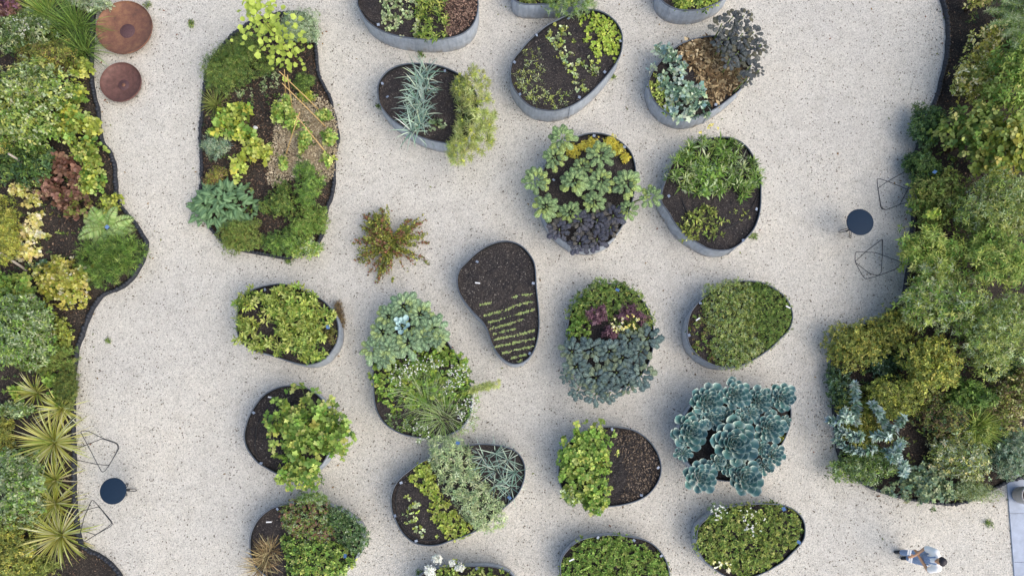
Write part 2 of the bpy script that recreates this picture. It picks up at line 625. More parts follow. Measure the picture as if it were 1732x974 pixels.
def planter(key, pts, label, rim_z=0.60, soil_z=0.50, mulch=None):
    loop = closed_curve([tuple(px(a, b, rim_z))[:2] for a, b in pts], 110)
    cen = loop.mean(0)
    nrm = normals2(loop)
    root = empty('raised_planter', (cen[0], cen[1], 0), label, 'planter', 'curved grey raised planters')
    L = loop - cen
    n = len(L)
    dent = 0.010 * wnoise(loop, 0.8, zlib.crc32(key.encode()) % 97)

    def tube(rows, name, mat):
        V, F = [], []
        for off, z, dn in rows:
            q = L + nrm * (off + dent[:, None] * dn)
            V.append(np.column_stack([q, np.full(n, z)]))
        V = np.vstack(V)
        for k in range(len(rows) - 1):
            for i in range(n):
                j = (i + 1) % n
                F.append((k * n + i, k * n + j, (k + 1) * n + j, (k + 1) * n + i))
        return link(name, mesh(name, V, F, True), mat, root)
    tube([(0.0, -0.01, 0), (0.004, 0.10, 1), (0.006, 0.3, 1), (0.002, rim_z - 0.045, 0.6), (0.0, rim_z - 0.035, 0)], 'wall', M['planter'])
    tube([(0.001, rim_z - 0.04, 0), (0.014, rim_z - 0.03, 0), (0.017, rim_z - 0.012, 0), (0.010, rim_z, 0), (-0.006, rim_z, 0), (-0.012, rim_z - 0.012, 0), (-0.012, rim_z - 0.03, 0)], 'rim', M['rim'])
    tube([(-0.010, rim_z - 0.02, 0), (-0.016, rim_z - 0.06, 0), (-0.022, soil_z - 0.06, 0)], 'liner', M['liner'])
    si = int(np.argmin(loop[:, 1] + (0.5 if zlib.crc32(key.encode()) % 2 else -0.5) * loop[:, 0]))
    tdir = np.array([-nrm[si][1], nrm[si][0]])
    SV = []
    for z_ in (0.0, rim_z - 0.05):
        for o_, t_ in ((0.012, -0.022), (0.022, -0.018), (0.022, 0.018), (0.012, 0.022)):
            q_ = L[si] + nrm[si] * o_ + tdir * t_
            SV.append((q_[0], q_[1], z_))
    link('seam', mesh('seam', SV, [(0, 1, 5, 4), (1, 2, 6, 5), (2, 3, 7, 6), (4, 5, 6, 7)]), M['planter'], root)
    inner = L - nrm * 0.02
    sd_ = zlib.crc32(key.encode()) % 89

    def zf(P):
        d = np.linalg.norm(P - inner.mean(0), axis=1)
        return soil_z + 0.035 * (1 - d / (d.max() + 1e-6)) + 0.018 * wnoise(P, 0.16, sd_) + 0.013 * wnoise(P, 0.06, sd_ + 1)
    V, F = ring_surface(inner, zf, 34)
    link('soil', mesh('soil', V, F, True), M[mulch or 'soil'], root)
    PLANTERS[key] = dict(root=root, loop=loop, inner=loop - nrm * 0.03, z=soil_z, rim=rim_z, cen=cen)
    return root


Z1 = lambda p: Z(580, 0, 3.479, p)
Z5 = lambda p: Z(840, 0, 4.058, p)
Z6 = lambda p: Z(1070, 0, 4.235, p)
Z7 = lambda p: Z(860, 210, 4.06, p)
Z8 = lambda p: Z(1080, 210, 3.896, p)
Z9 = lambda p: Z(380, 460, 5.413, p)
Z10 = lambda p: Z(590, 480, 3.479, p)
Z11 = lambda p: Z(750, 390, 3.896, p)
Z12 = lambda p: Z(920, 450, 3.896, p)
Z13 = lambda p: Z(1120, 450, 4.869, p)
Z14 = lambda p: Z(390, 630, 4.429, p)
Z15 = lambda p: Z(400, 810, 5.9375, p)
Z16 = lambda p: Z(640, 720, 3.833, p)
Z17 = lambda p: Z(910, 690, 3.43, p)
Z19 = lambda p: Z(1140, 820, 6.323, p)
ZS = lambda p: Z(1120, 630, 4.427, p)

planter('top_rows', [(604, 0), (609, 17), (623, 37), (646, 52), (675, 61), (705, 65), (740, 66), (775, 60), (797, 45), (807, 22), (808, -5), (800, -35), (775, -60), (735, -74), (690, -74), (645, -62), (615, -35)],
        'grey planter cut off at the top edge, with pale seedling rows beside brown bark chips')
planter('fennel', [(639, 157), (640, 141), (649, 126), (663, 115), (681, 109), (701, 107), (732, 109), (755, 115), (777, 126), (796, 142), (806, 163), (807, 188), (800, 215), (786, 236), (768, 243), (750, 241), (729, 237), (706, 229), (686, 217), (666, 204), (652, 190), (642, 175)],
        'grey egg-shaped planter with blue leeks and a feathery fennel spilling over')
planter('top_small', [(866, -8), (872, 1), (885, 6), (900, 7), (930, 6), (965, 4), (990, -6), (1005, -26), (1000, -55), (970, -75), (925, -78), (885, -65), (866, -35)],
        'grey planter almost wholly cut off above the oval seedling planter')
planter('top_lime', [(1113, -20), (1116, -6), (1126, 6), (1142, 14), (1160, 17), (1182, 16), (1206, 8), (1226, -4), (1240, -25), (1238, -55), (1210, -75), (1170, -80), (1130, -65), (1115, -42)],
        'grey planter cut off by the top edge, above the dark purple kale')
planter('oval', Z5([(95, 520), (100, 450), (120, 400), (160, 350), (220, 280), (280, 225), (350, 170), (420, 135), (480, 105), (550, 75), (620, 65), (700, 72), (760, 100), (810, 140), (845, 190), (862, 240), (862, 310), (850, 370), (820, 430), (770, 500), (710, 570), (640, 640), (560, 700), (480, 740), (400, 758), (330, 755), (260, 740), (200, 705), (150, 650), (110, 590)]),
        'grey slanting oval planter with thin seedling rows and a lime lettuce patch')
planter('straw', Z6([(115, 590), (130, 540), (160, 490), (200, 440), (260, 380), (320, 330), (400, 290), (480, 270), (560, 258), (660, 262), (750, 300), (815, 360), (845, 440), (835, 520), (810, 590), (770, 640), (700, 700), (620, 760), (540, 805), (460, 835), (380, 848), (300, 832), (240, 800), (190, 760), (150, 710), (125, 650)]),
        'grey planter with dry straw between silver foliage and dark purple kale')
planter('kale', Z7([(250, 290), (290, 220), (360, 150), (440, 105), (500, 75), (580, 60), (660, 68), (740, 100), (800, 145), (845, 200), (870, 280), (875, 370), (860, 480), (830, 590), (790, 680), (740, 755), (680, 812), (600, 845), (520, 850), (440, 830), (370, 790), (300, 730), (250, 650), (215, 550), (205, 450), (220, 370)]),
        'grey planter crowded with green curly kale, purple kale and yellow stonecrop')
planter('strappy', Z8([(150, 500), (160, 430), (180, 370), (210, 290), (260, 210), (330, 145), (410, 105), (490, 90), (560, 85), (640, 98), (700, 135), (745, 190), (785, 275), (805, 360), (808, 440), (805, 540), (790, 620), (760, 690), (710, 750), (660, 795), (600, 825), (530, 830), (460, 818), (400, 785), (340, 750), (290, 710), (240, 650), (200, 580), (170, 540)]),
        'grey planter half filled by strappy green clumps, beside the curly kale planter')
planter('chicory', Z9([(110, 440), (115, 360), (140, 270), (190, 200), (270, 155), (350, 130), (450, 113), (520, 110), (600, 125), (680, 150), (760, 185), (840, 225), (920, 280), (980, 350), (1020, 420), (1038, 500), (1037, 580), (1020, 650), (980, 720), (930, 780), (870, 820), (800, 842), (720, 845), (640, 828), (560, 805), (470, 775), (380, 745), (290, 725), (210, 690), (150, 630), (115, 550)]),
        'grey planter filled with lime green leafy rosettes below the island bed')
planter('flowers', Z10([(145, 600), (142, 500), (146, 400), (158, 310), (190, 220), (240, 155), (300, 120), (370, 115), (440, 145), (500, 210), (555, 300), (610, 390), (670, 480), (710, 580), (722, 690), (700, 790), (640, 860), (540, 900), (440, 905), (340, 890), (270, 862), (210, 820), (170, 760), (150, 690)]),
        'grey planter with pale kale, blue cabbage and tall white flowers')
planter('kidney', Z11([(92, 300), (110, 250), (150, 210), (200, 160), (260, 115), (330, 82), (400, 68), (460, 75), (520, 105), (570, 160), (600, 220), (608, 300), (612, 380), (620, 450), (628, 540), (630, 630), (620, 710), (600, 780), (560, 840), (510, 872), (460, 878), (410, 858), (360, 812), (322, 750), (300, 690), (283, 640), (250, 590), (200, 540), (150, 480), (110, 420), (92, 360)]),
        'kidney-shaped planter of dark soil with fine stripes of seedlings')
planter('slate', Z12([(155, 480), (160, 380), (182, 300), (235, 220), (310, 155), (400, 120), (490, 122), (580, 162), (660, 240), (708, 330), (722, 430), (718, 540), (690, 640), (630, 730), (550, 790), (450, 812), (350, 796), (260, 745), (190, 665), (160, 575)]),
        'planter hidden under slate blue kale and purple-leaved herbs')
planter('thyme', Z13([(207, 540), (212, 470), (235, 390), (280, 320), (340, 262), (420, 200), (510, 155), (610, 128), (720, 122), (830, 138), (920, 180), (1000, 240), (1050, 310), (1075, 390), (1070, 460), (1040, 530), (980, 590), (910, 660), (840, 715), (760, 765), (680, 805), (600, 828), (500, 828), (420, 810), (350, 775), (290, 730), (240, 670), (215, 610)]),
        'grey planter covered by a low olive and green herb carpet')
planter('lovage', Z14([(100, 480), (110, 410), (135, 330), (180, 250), (240, 175), (310, 130), (380, 105), (460, 98), (540, 108), (620, 145), (690, 210), (740, 295), (765, 390), (762, 490), (735, 590), (685, 680), (600, 750), (510, 785), (420, 782), (340, 752), (270, 715), (200, 670), (150, 610), (115, 550)]),
        'grey planter with bare dark soil beside a big bushy green lovage')
planter('herbs', Z15([(132, 640), (140, 560), (165, 490), (210, 410), (280, 340), (360, 290), (450, 262), (560, 245), (700, 238), (850, 248), (970, 282), (1080, 340), (1170, 400), (1228, 465), (1252, 545), (1245, 650), (1205, 770), (1120, 880), (1000, 975), (850, 1040), (650, 1065), (450, 1035), (280, 960), (180, 860), (140, 750)]),
        'grey planter with a mixed herb thicket and a tuft of dry brown grass')
planter('sage', Z16([(80, 490), (88, 430), (110, 380), (150, 330), (200, 290), (260, 245), (340, 205), (430, 165), (520, 140), (580, 127), (660, 118), (740, 122), (820, 135), (890, 165), (935, 220), (950, 290), (940, 360), (910, 430), (870, 480), (820, 525), (760, 580), (690, 640), (620, 685), (540, 720), (460, 745), (400, 768), (320, 775), (240, 760), (180, 720), (140, 670), (110, 610), (90, 560)]),
        'long oval planter with a grey-green sage band between lime seedlings and leeks')
planter('celery', Z17([(120, 400), (130, 310), (160, 230), (220, 165), (300, 125), (400, 108), (480, 112), (560, 130), (630, 175), (680, 235), (708, 300), (715, 360), (700, 420), (660, 480), (610, 520), (540, 548), (460, 565), (370, 570), (280, 555), (200, 520), (145, 470)]),
        'grey planter with celery on one half and brown chip-covered soil on the other')
planter('green_mat', Z17([(130, 930), (140, 870), (175, 820), (220, 780), (280, 755), (350, 742), (440, 735), (540, 748), (620, 765), (680, 800), (730, 860), (755, 920), (763, 980), (750, 1045), (700, 1100), (600, 1140), (450, 1150), (300, 1130), (200, 1080), (145, 1010)]),
        'grey planter with a solid green leaf carpet, below the celery planter')
planter('clover', Z19([(250, 570), (250, 500), (280, 430), (340, 370), (420, 305), (520, 255), (640, 225), (780, 208), (920, 200), (1050, 203), (1170, 215), (1270, 255), (1350, 320), (1395, 400), (1405, 490), (1390, 580), (1340, 650), (1260, 730), (1180, 810), (1080, 875), (980, 930), (880, 970), (760, 1000), (640, 1000), (560, 974), (480, 930), (400, 870), (330, 810), (280, 730), (255, 650)]),
        'grey planter of lime leaves sprinkled with small white flowers, below the succulents')
planter('bottom', [(700, 985), (712, 972), (732, 963), (756, 959), (781, 958), (802, 957), (823, 957), (838, 959), (856, 965), (869, 976), (876, 995), (865, 1030), (830, 1055), (780, 1062), (730, 1050), (702, 1020)],
        'grey planter cut off at the bottom edge, with white mophead flowers')
planter('succulents', ZS([(130, 420), (170, 330), (230, 240), (320, 170), (430, 130), (560, 115), (700, 120), (820, 140), (910, 180), (958, 240), (965, 330), (945, 430), (900, 530), (830, 640), (740, 730), (620, 790), (490, 810), (370, 790), (270, 740), (190, 660), (140, 550)]),
        'planter hidden under large blue-green succulent rosettes')

# ------------------------------------------------------------------ leaves
TEMPL = {
    'diamond': ([(0, 0, 0), (.45, .5, .07), (1, 0, -.06), (.45, -.5, .07)], [(0, 2, 1), (0, 3, 2)]),
    'ovate': ([(0, 0, 0), (.3, .45, .07), (.72, .36, .05), (1, 0, -.12), (.72, -.36, .05), (.3, -.45, .07), (.35, 0, 0), (.75, 0, -.03)],
              [(0, 6, 1), (1, 6, 7, 2), (2, 7, 3), (3, 7, 4), (4, 7, 6, 5), (5, 6, 0)]),
    'lance': ([(0, 0, 0), (.35, .5, .05), (1, 0, -.16), (.35, -.5, .05), (.4, 0, .01)], [(0, 4, 1), (1, 4, 2), (2, 4, 3), (3, 4, 0)]),
    'round': ([(0, 0, 0), (.05, .34, .05), (.42, .52, .08), (.82, .38, .04), (1, 0, -.04), (.82, -.38, .04), (.42, -.52, .08), (.05, -.34, .05), (.45, 0, -.02)],
              [(0, 8, 1), (1, 8, 2), (2, 8, 3), (3, 8, 4), (4, 8, 5), (5, 8, 6), (6, 8, 7), (7, 8, 0)]),
    'lobed': ([(0, 0, 0), (.08, .42, .03), (.38, .34, .05), (.58, .62, 0), (.72, .3, .04), (1, .08, -.1), (1, -.08, -.1), (.72, -.3, .04), (.58, -.62, 0), (.38, -.34, .05), (.08, -.42, .03), (.45, 0, 0)],
              [(0, 11, 1), (1, 11, 2), (2, 11, 3), (3, 11, 4), (4, 11, 5), (5, 11, 6), (6, 11, 7), (7, 11, 8), (8, 11, 9), (9, 11, 10), (10, 11, 0)]),
    'needle': ([(0, .5, 0), (0, -.5, 0), (1, 0, -.05)], [(0, 1, 2)]),
}


class Leaves:
    def __init__(s):
        s.V, s.F, s.C, s.n = [], [], [], 0

    def raw(s, V, F, C):
        """V (k,3), F list of tuples, C (k,3)"""
        s.V.append(V)
        s.C.append(C)
        s.F += [tuple(i + s.n for i in f) for f in F]
        s.n += len(V)

    def add(s, templ, P, D, Nn, Ln, Wd, C, rib=None):
        T, F = TEMPL[templ]
        T = np.array(T)
        m, k = len(P), len(T)
        if m == 0:
            return
        D = norm(D)
        S = norm(np.cross(Nn, D))
        U = np.cross(D, S)
        Ln = np.broadcast_to(np.asarray(Ln, float), (m,))
        Wd = np.broadcast_to(np.asarray(Wd, float), (m,))
        V = (P[:, None, :] + T[None, :, 0, None] * (Ln[:, None] * D)[:, None, :] + T[None, :, 1, None] * (Wd[:, None] * S)[:, None, :]
             + T[None, :, 2, None] * (Ln[:, None] * U)[:, None, :])
        s.V.append(V.reshape(-1, 3))
        CC = np.repeat(C[:, None, :], k, 1)
        s.C.append(CC.reshape(-1, 3))
        Fa = [np.array(f) for f in F]
        base = s.n + np.arange(m) * k
        for f in Fa:
            s.F.append(base[:, None] + f[None, :])
        s.n += m * k

    def build(s, name, mat, parent, origin):
        V = np.vstack(s.V) - np.array(origin)
        C = np.vstack(s.C)
        arrs = [np.asarray(f) if not isinstance(f, tuple) else np.array([f]) for f in s.F]
        loops = np.concatenate([a.ravel() for a in arrs])
        sizes = np.concatenate([np.full(len(a), a.shape[1]) for a in arrs])
        me = bpy.data.meshes.new(name)
        me.vertices.add(len(V))
        me.vertices.foreach_set('co', V.astype(np.float32).ravel())
        me.loops.add(len(loops))
        me.loops.foreach_set('vertex_index', loops.astype(np.int32))
        me.polygons.add(len(sizes))
        me.polygons.foreach_set('loop_start', np.concatenate([[0], np.cumsum(sizes)[:-1]]).astype(np.int32))
        me.update(calc_edges=True)
        at = me.attributes.new('col', 'FLOAT_COLOR', 'POINT')
        at.data.foreach_set('color', np.column_stack([np.clip(C, 0, 1), np.ones(len(C))]).astype(np.float32).ravel())
        me.materials.append(mat)
        o = link(name, me, None, parent)
        return o


PAL = {
    'lime': ['#a3b155', '#b6c065', '#8d9e46', '#c2ca7c'],
    'brightlime': ['#aebf50', '#bfcc68', '#94ac44'],
    'yellowlime': ['#b5bb48', '#c8ca62', '#99a43c', '#86963c'],
    'mid': ['#7f9a47', '#6b8a3c', '#94ab59', '#587634'],
    'fresh': ['#86a94a', '#9cbb5e', '#71963f', '#5f8338'],
    'dark': ['#4d6a36', '#5d7a40', '#6e8a4b', '#3e582c'],
    'deep': ['#3c5a3a', '#4a6a48', '#5a7a55', '#2f4a30'],
    'olive': ['#808a42', '#727c3a', '#959b50', '#626b34'],
    'olivegreen': ['#75853f', '#86934a', '#667736', '#98a35a'],
    'gold': ['#b7b24e', '#c9c468', '#9d9b40', '#aeab4a'],
    'cream': ['#e6dea0', '#d8cf84', '#c3bd66', '#f0ead0'],
    'creamgreen': ['#dcd592', '#b9bd62', '#93a04a', '#e8e2b4', '#7c8c40'],
    'silver': ['#a3b39c', '#b9c7b3', '#8a9d86', '#c9d3c4'],
    'greygreen': ['#8fa381', '#a4b596', '#798f6c', '#64795a'],
    'sage': ['#a5b58a', '#b7c49c', '#8fa176', '#c5cfae'],
    'blue': ['#93acae', '#a9c0c1', '#7895a0', '#bccfcd'],
    'bluegreen': ['#7c9c8d', '#94b0a0', '#678778', '#557565'],
    'redbrown': ['#7f5c52', '#926c61', '#684a42', '#a37f72'],
    'purple': ['#66455a', '#7a5469', '#543a4c', '#8e6a7e'],
    'brown': ['#7d6a4e', '#96815f', '#665440', '#564838'],
    'straw': ['#b8a47e', '#a08c6c', '#cbb994', '#877355'],
    'leek': ['#8fa8a6', '#a5bbb6', '#77938f', '#bccac0'],
    'dill': ['#b3bb77', '#c6cb93', '#a0ab66', '#8b9a58'],
    'seedling': ['#a6b57c', '#b6c38e', '#97a86c'],
    'rust': ['#94604c', '#a56f52', '#7c4a3e', '#8a6a44'],
    'white': ['#e6e8ea', '#d8dde2', '#f0f0ee'],
    'yellow': ['#d8cc4e', '#e3d96e', '#c4b83e'],
    'fern': ['#a4bf78', '#b7cd8e', '#8eae62'],
    'red_olive': ['#7d7a38', '#8d8a44', '#7a4a42', '#8b5a4e', '#9aa047'],
}
LEAF_GAIN = np.array([1.10, 1.12, 0.97])


def leafcol(h, sat=0.94):
    c = lin(h)
    g = c @ np.array([0.25, 0.65, 0.10])
    return np.clip(g + (c - g) * sat, 0.003, 0.95)


PALL = {k: np.array([leafcol(h) for h in v]) for k, v in PAL.items()}


TONE = 1.0


def colours(pal, n, jit=0.14, w=None):
    p = PALL[pal] if isinstance(pal, str) else np.vstack([PALL[q] for q in pal])
    i = rng.choice(len(p), n, p=w)
    c = p[i] * LEAF_GAIN * TONE
    return np.clip(c * (1 + rng.normal(0, jit, (n, 1))) * (1 + rng.normal(0, 0.05, (n, 3))), 0.004, 0.95)


def tube_path(pts, radii, sides=6):
    """Tapered tube along 3-D points."""
    pts = np.array(pts, float)
    V, F = [], []
    for i, p in enumerate(pts):
        a = pts[max(i - 1, 0)]
        b = pts[min(i + 1, len(pts) - 1)]
        d = (b - a) / (np.linalg.norm(b - a) + 1e-9)
        u = np.cross(d, [0.31, 0.77, 0.56])
        u /= np.linalg.norm(u) + 1e-9
        v = np.cross(d, u)
        for k in range(sides):
            t = 2 * math.pi * k / sides
            V.append(p + radii[i] * (math.cos(t) * u + math.sin(t) * v))
    for i in range(len(pts) - 1):
        for k in range(sides):
            j = (k + 1) % sides
            F.append((i * sides + k, i * sides + j, (i + 1) * sides + j, (i + 1) * sides + k))
    n = len(V)
    F.append(tuple(range(sides - 1, -1, -1)))
    F.append(tuple(range(n - sides, n)))
    return np.array(V), F


def join_tubes(name, paths, mat, parent, origin, smooth=True):
    V, F = [], []
    for pts, rad, sd in paths:
        v, f = tube_path(pts, rad, sd)
        F += [tuple(a + sum(len(x) for x in V) for a in q) for q in f]
        V.append(v)
    return link(name, mesh(name, np.vstack(V) - np.array(origin), F, smooth), mat, parent)


def clumps_to_leaves(LS, C, A, size, per, templ, ll, lw, pal, clump_pal=True, spread=(35, 95), jit=0.14):
    """Rosettes of leaves: clump centres C, axes A, clump radius size, per leaves each."""
    m = len(C)
    A = norm(A)
    ref = np.where(np.abs(A[:, 2:3]) > 0.9, np.array([[1., 0, 0]]), np.array([[0, 0, 1.]]))
    U = norm(np.cross(A, ref))
    W = np.cross(A, U)
    ph0 = rng.uniform(0, 6.28, m)
    cc = colours(pal, m, 0.12)
    for k in range(per):
        ph = ph0 + k * GOLD + rng.normal(0, .25, m)
        f = (k + 0.5) / per
        a = np.radians(spread[0] + (spread[1] - spread[0]) * f + rng.normal(0, 10, m))
        R = np.cos(ph)[:, None] * U + np.sin(ph)[:, None] * W
        D = np.cos(a)[:, None] * A + np.sin(a)[:, None] * R
        D[:, 2] -= 0.12 * f
        Nn = np.sin(a)[:, None] * A - np.cos(a)[:, None] * R + rng.normal(0, .18, (m, 3))
        P = C + A * (size * (0.5 - f) * 0.7)[..., None] if np.ndim(size) else C + A * (size * (0.5 - f) * 0.7)
        P = P + R * (np.asarray(size) * 0.25 * rng.uniform(0.2, 1, m))[:, None]
        L = ll * rng.uniform(0.5, 1.3, m) * (0.6 + 0.5 * f)
        col = cc * (1 + rng.normal(0, jit, (m, 1))) if clump_pal else colours(pal, m, jit)
        mix = rng.random((m, 1)) < 0.3
        col = np.where(mix, colours(pal, m, jit), col)
        LS.add(templ, P, D, Nn, L, L * lw, np.clip(col, 0.004, 0.95))


COVER = 1.0
SPREAD = 1.24


def shrub(name, label, cat, c, r, h, templ='ovate', ll=0.06, lw=0.55, pal='mid', per=9, z0=0.08, rot=0, cover=2.3, base=None,
          mat='leaf', group=None, lobes=5, up=0.7, spread=(35, 95), stems=7, clump=None, woody=True, flat=0.5, planter_key=None, lobe_amp=0.35, jit=0.14, root_z=None):
    """A bush: uneven crown of leaf rosettes on branching stems. c, r in photograph pixels at crown height."""
    if planter_key:
        z0 = PLANTERS[planter_key]['z'] + 0.01
    zc = z0 + h * flat
    P0 = np.array(px(c[0], c[1], zc))
    k = mpp(c[0], c[1], zc)
    rx, ry = r[0] * k * SPREAD, r[1] * k * SPREAD
    rz = h * (1 - flat)
    if base is None:
        bp = np.array([P0[0], P0[1], z0])
    else:
        b = px(base[0], base[1], z0)
        bp = np.array([b[0], b[1], z0])
    if root_z is not None:
        bp[2] = root_z
    root = empty(name, tuple(bp), label, cat, group)
    leaf_area = ll * ll * lw * 0.55
    surf = math.pi * rx * ry + math.pi * (rx + ry) * rz * 1.0
    nleaf = max(60, int(cover * COVER * surf / leaf_area))
    m = max(6, nleaf // per)
    size = clump or max(ll * 0.9, 0.03)
    K_ = max(lobes * 2, 7)
    cd = norm(rng.normal(size=(K_, 3)) + np.array([0, 0, 0.3]))
    cr = rng.uniform(0.30, 0.52, K_)
    cc_ = cd * (1.04 - cr)[:, None] * rng.uniform(0.75, 1.06, (K_, 1))
    cc_[0] = 0
    cr[0] = 0.7
    pick = rng.choice(K_, m, p=cr ** 2 / np.sum(cr ** 2))
    d = norm(rng.normal(size=(m, 3)) + np.array([0, 0, 0.35]))
    u = rng.random(m) ** 0.3
    wisp = np.where(rng.random(m) < 0.07, rng.uniform(1.1, 1.45, m), 1.0)
    off = (cc_[pick] + d * (cr[pick] * u * wisp)[:, None]) * np.array([rx, ry, rz])
    low = off[:, 2] < -0.75 * rz
    off[low, 2] *= 0.6
    if rot:
        a = math.radians(rot)
        x, y = off[:, 0].copy(), off[:, 1].copy()
        off[:, 0] = x * math.cos(a) - y * math.sin(a)
        off[:, 1] = x * math.sin(a) + y * math.cos(a)
    C = P0 + off
    C[:, 2] = np.maximum(C[:, 2], z0 + 0.02)
    A = norm(d * 0.8 + np.array([0, 0, up]) + rng.normal(0, .3, (m, 3)))
    LS = Leaves()
    clumps_to_leaves(LS, C, A, size, per, templ, ll, lw, pal, spread=spread, jit=jit)
    fo = LS.build('foliage', M[mat], root, bp)
    tag(fo, kind='stuff')
    # stems from the base into the crown
    idx = rng.choice(m, min(stems, m), replace=False)
    paths = []
    r0 = 0.008 + 0.010 * h
    for i in idx:
        e = C[i]
        mid = bp * 0.5 + e * 0.5 + np.array([0, 0, 0.12 * h]) * 0.5
        paths.append(([bp, mid, e], [r0 * rng.uniform(.7, 1.2), r0 * 0.6, r0 * 0.25], 5))
    join_tubes('trunk' if woody else 'stem', paths, M['bark' if woody else 'stem'], root, bp)
    return root


def mat_bed(name, label, cat, poly_px, h, templ='ovate', ll=0.05, lw=0.6, pal='lime', per=7, cover=2.2, key=None, z0=None, gaps=0.0, mat='leaf',
            group=None, lump=0.16, spread=(30, 95), flowers=None, kindstuff=False, edge=0.12, jit=0.14, rough=0.45):
    """A low planting filling a traced outline: many small plants grown into one carpet or row."""
    if z0 is None:
        z0 = PLANTERS[key]['z'] if key else 0.1
    zt = z0 + h * 0.75
    poly = closed_curve([tuple(px(a, b, zt))[:2] for a, b in poly_px], 60)
    cen = poly.mean(0)
    poly = cen + (poly - cen) * 1.05
    root = empty(name, (cen[0], cen[1], z0), label, cat, group)
    area = poly_area(poly)
    m = max(5, int(cover * COVER * area * (1 + h * 1.2) / (ll * ll * lw * 0.55) / per))
    P = in_poly(poly, m)
    sd_ = int(rng.integers(9999))
    if gaps > 0:
        g = wnoise(P, lump * 1.3, sd_)
        P = P[g > np.quantile(g, gaps)]
    m = len(P)
    d, near = edge_dist(poly, P)
    P = P + rng.normal(0, 0.03, P.shape)
    lum = wnoise(P, lump, sd_ + 1)
    top = h * (1 - 0.75 * np.exp(-d / edge)) * (1 - rough + rough * (0.5 + 0.6 * lum)) * 1.0
    zz = z0 + np.clip(top, 0.02, None) * (1 - 0.55 * rng.random(m) ** 2.5)
    C = np.column_stack([P, zz])
    out = norm(np.column_stack([P - near, np.zeros(m)])) * -1
    e = np.exp(-d / edge)[:, None]
    A = norm(np.array([0, 0, 1.]) + 0.9 * e * out + rng.normal(0, .35, (m, 3)))
    LS = Leaves()
    clumps_to_leaves(LS, C, A, ll * 0.8, per, templ, ll, lw, pal, spread=spread, jit=jit)
    fo = LS.build('foliage', M[mat], root, (cen[0], cen[1], z0))
    tag(fo, kind='stuff')
    # short stems holding the leaves up
    idx = rng.choice(m, min(m, 40), replace=False)
    tag(join_tubes('stem', [([np.array([C[i, 0], C[i, 1], z0 - 0.01]), C[i]], [0.006, 0.003], 4) for i in idx], M['stem'], root, (cen[0], cen[1], z0)), kind='stuff')
    if flowers:
        fpal, fn, fs, zone = flowers
        FP = in_poly(closed_curve([tuple(px(a, b, zt))[:2] for a, b in zone], 40), fn)
        FL = Leaves()
        z = z0 + h * rng.uniform(0.8, 1.25, fn)
        clumps_to_leaves(FL, np.column_stack([FP, z]), np.tile([0, 0, 1.], (fn, 1)) + rng.normal(0, .3, (fn, 3)), fs * 0.3, 5, 'diamond', fs, 0.8, fpal, spread=(70, 95))
        tag(FL.build('blossom', M['matte'], root, (cen[0], cen[1], z0)), kind='stuff')
    return root


def blades(LS, base, n, length, width, pal, spread=0.9, droop=0.8, seg=5, rad=0.05, edge_pal=None, lean=(0, 0), jit=0.12, el=(20, 80)):
    """Arching strap leaves from one crown."""
    cen = colours(pal, n, jit)
    edg = colours(edge_pal, n, jit) if edge_pal else cen
    for i in range(n):
        ph = i * GOLD + rng.normal(0, .2)
        e = math.radians(el[1] - (el[1] - el[0]) * ((i + .5) / n) ** spread + rng.normal(0, 7))
        hd = np.array([math.cos(ph), math.sin(ph)])
        L = length * rng.uniform(0.65, 1.1)
        p = np.array([base[0] + hd[0] * rad * rng.random(), base[1] + hd[1] * rad * rng.random(), base[2]])
        V, C = [], []
        dv = np.array([hd[0] * math.cos(e) + lean[0], hd[1] * math.cos(e) + lean[1], math.sin(e)])
        twist = rng.normal(0, .5)
        for k in range(seg + 1):
            t = k / seg
            w = width * (1 - t ** 2.2) * (0.55 + 0.45 * min(1, t * 4)) * 0.5 + 0.0006
            side = np.array([-hd[1], hd[0], twist * 0.4])
            side /= np.linalg.norm(side)
            V += [p + side * w, p - np.array([0, 0, w * 0.35]), p - side * w]
            C += [edg[i], cen[i] * .6 + edg[i] * .4, edg[i]]
            dv = dv + np.array([0, 0, -droop * 1.5 / seg * (0.4 + t)])
            dv /= np.linalg.norm(dv)
            p = p + dv * (L / seg)
            p[2] = max(p[2], base[2] * 0.2 + 0.012)
        F = []
        for k in range(seg):
            a = 3 * k
            F += [(a, a + 1, a + 4, a + 3), (a + 1, a + 2, a + 5, a + 4)]
        LS.raw(np.array(V), F, np.array(C))


def strappy(name, label, cat, c, r_px, h, n, width, pal, edge_pal=None, z0=0.1, group=None, el=(15, 80), droop=0.8, lean=(0, 0), mat='leaf', key=None, rad=0.05):
    if key:
        z0 = PLANTERS[key]['z']
    P0 = px(c[0], c[1], z0 + h * 0.35)
    P0 = np.array([P0[0], P0[1], z0])
    L = r_px * mpp(c[0], c[1], z0 + h * .4) * 1.2
    root = empty(name, tuple(P0), label, cat, group)
    LS = Leaves()
    blades(LS, P0, n, L, width, pal, edge_pal=edge_pal, el=el, droop=droop, lean=lean, rad=rad)
    tag(LS.build('blades', M[mat], root, P0), kind='stuff')
    return root


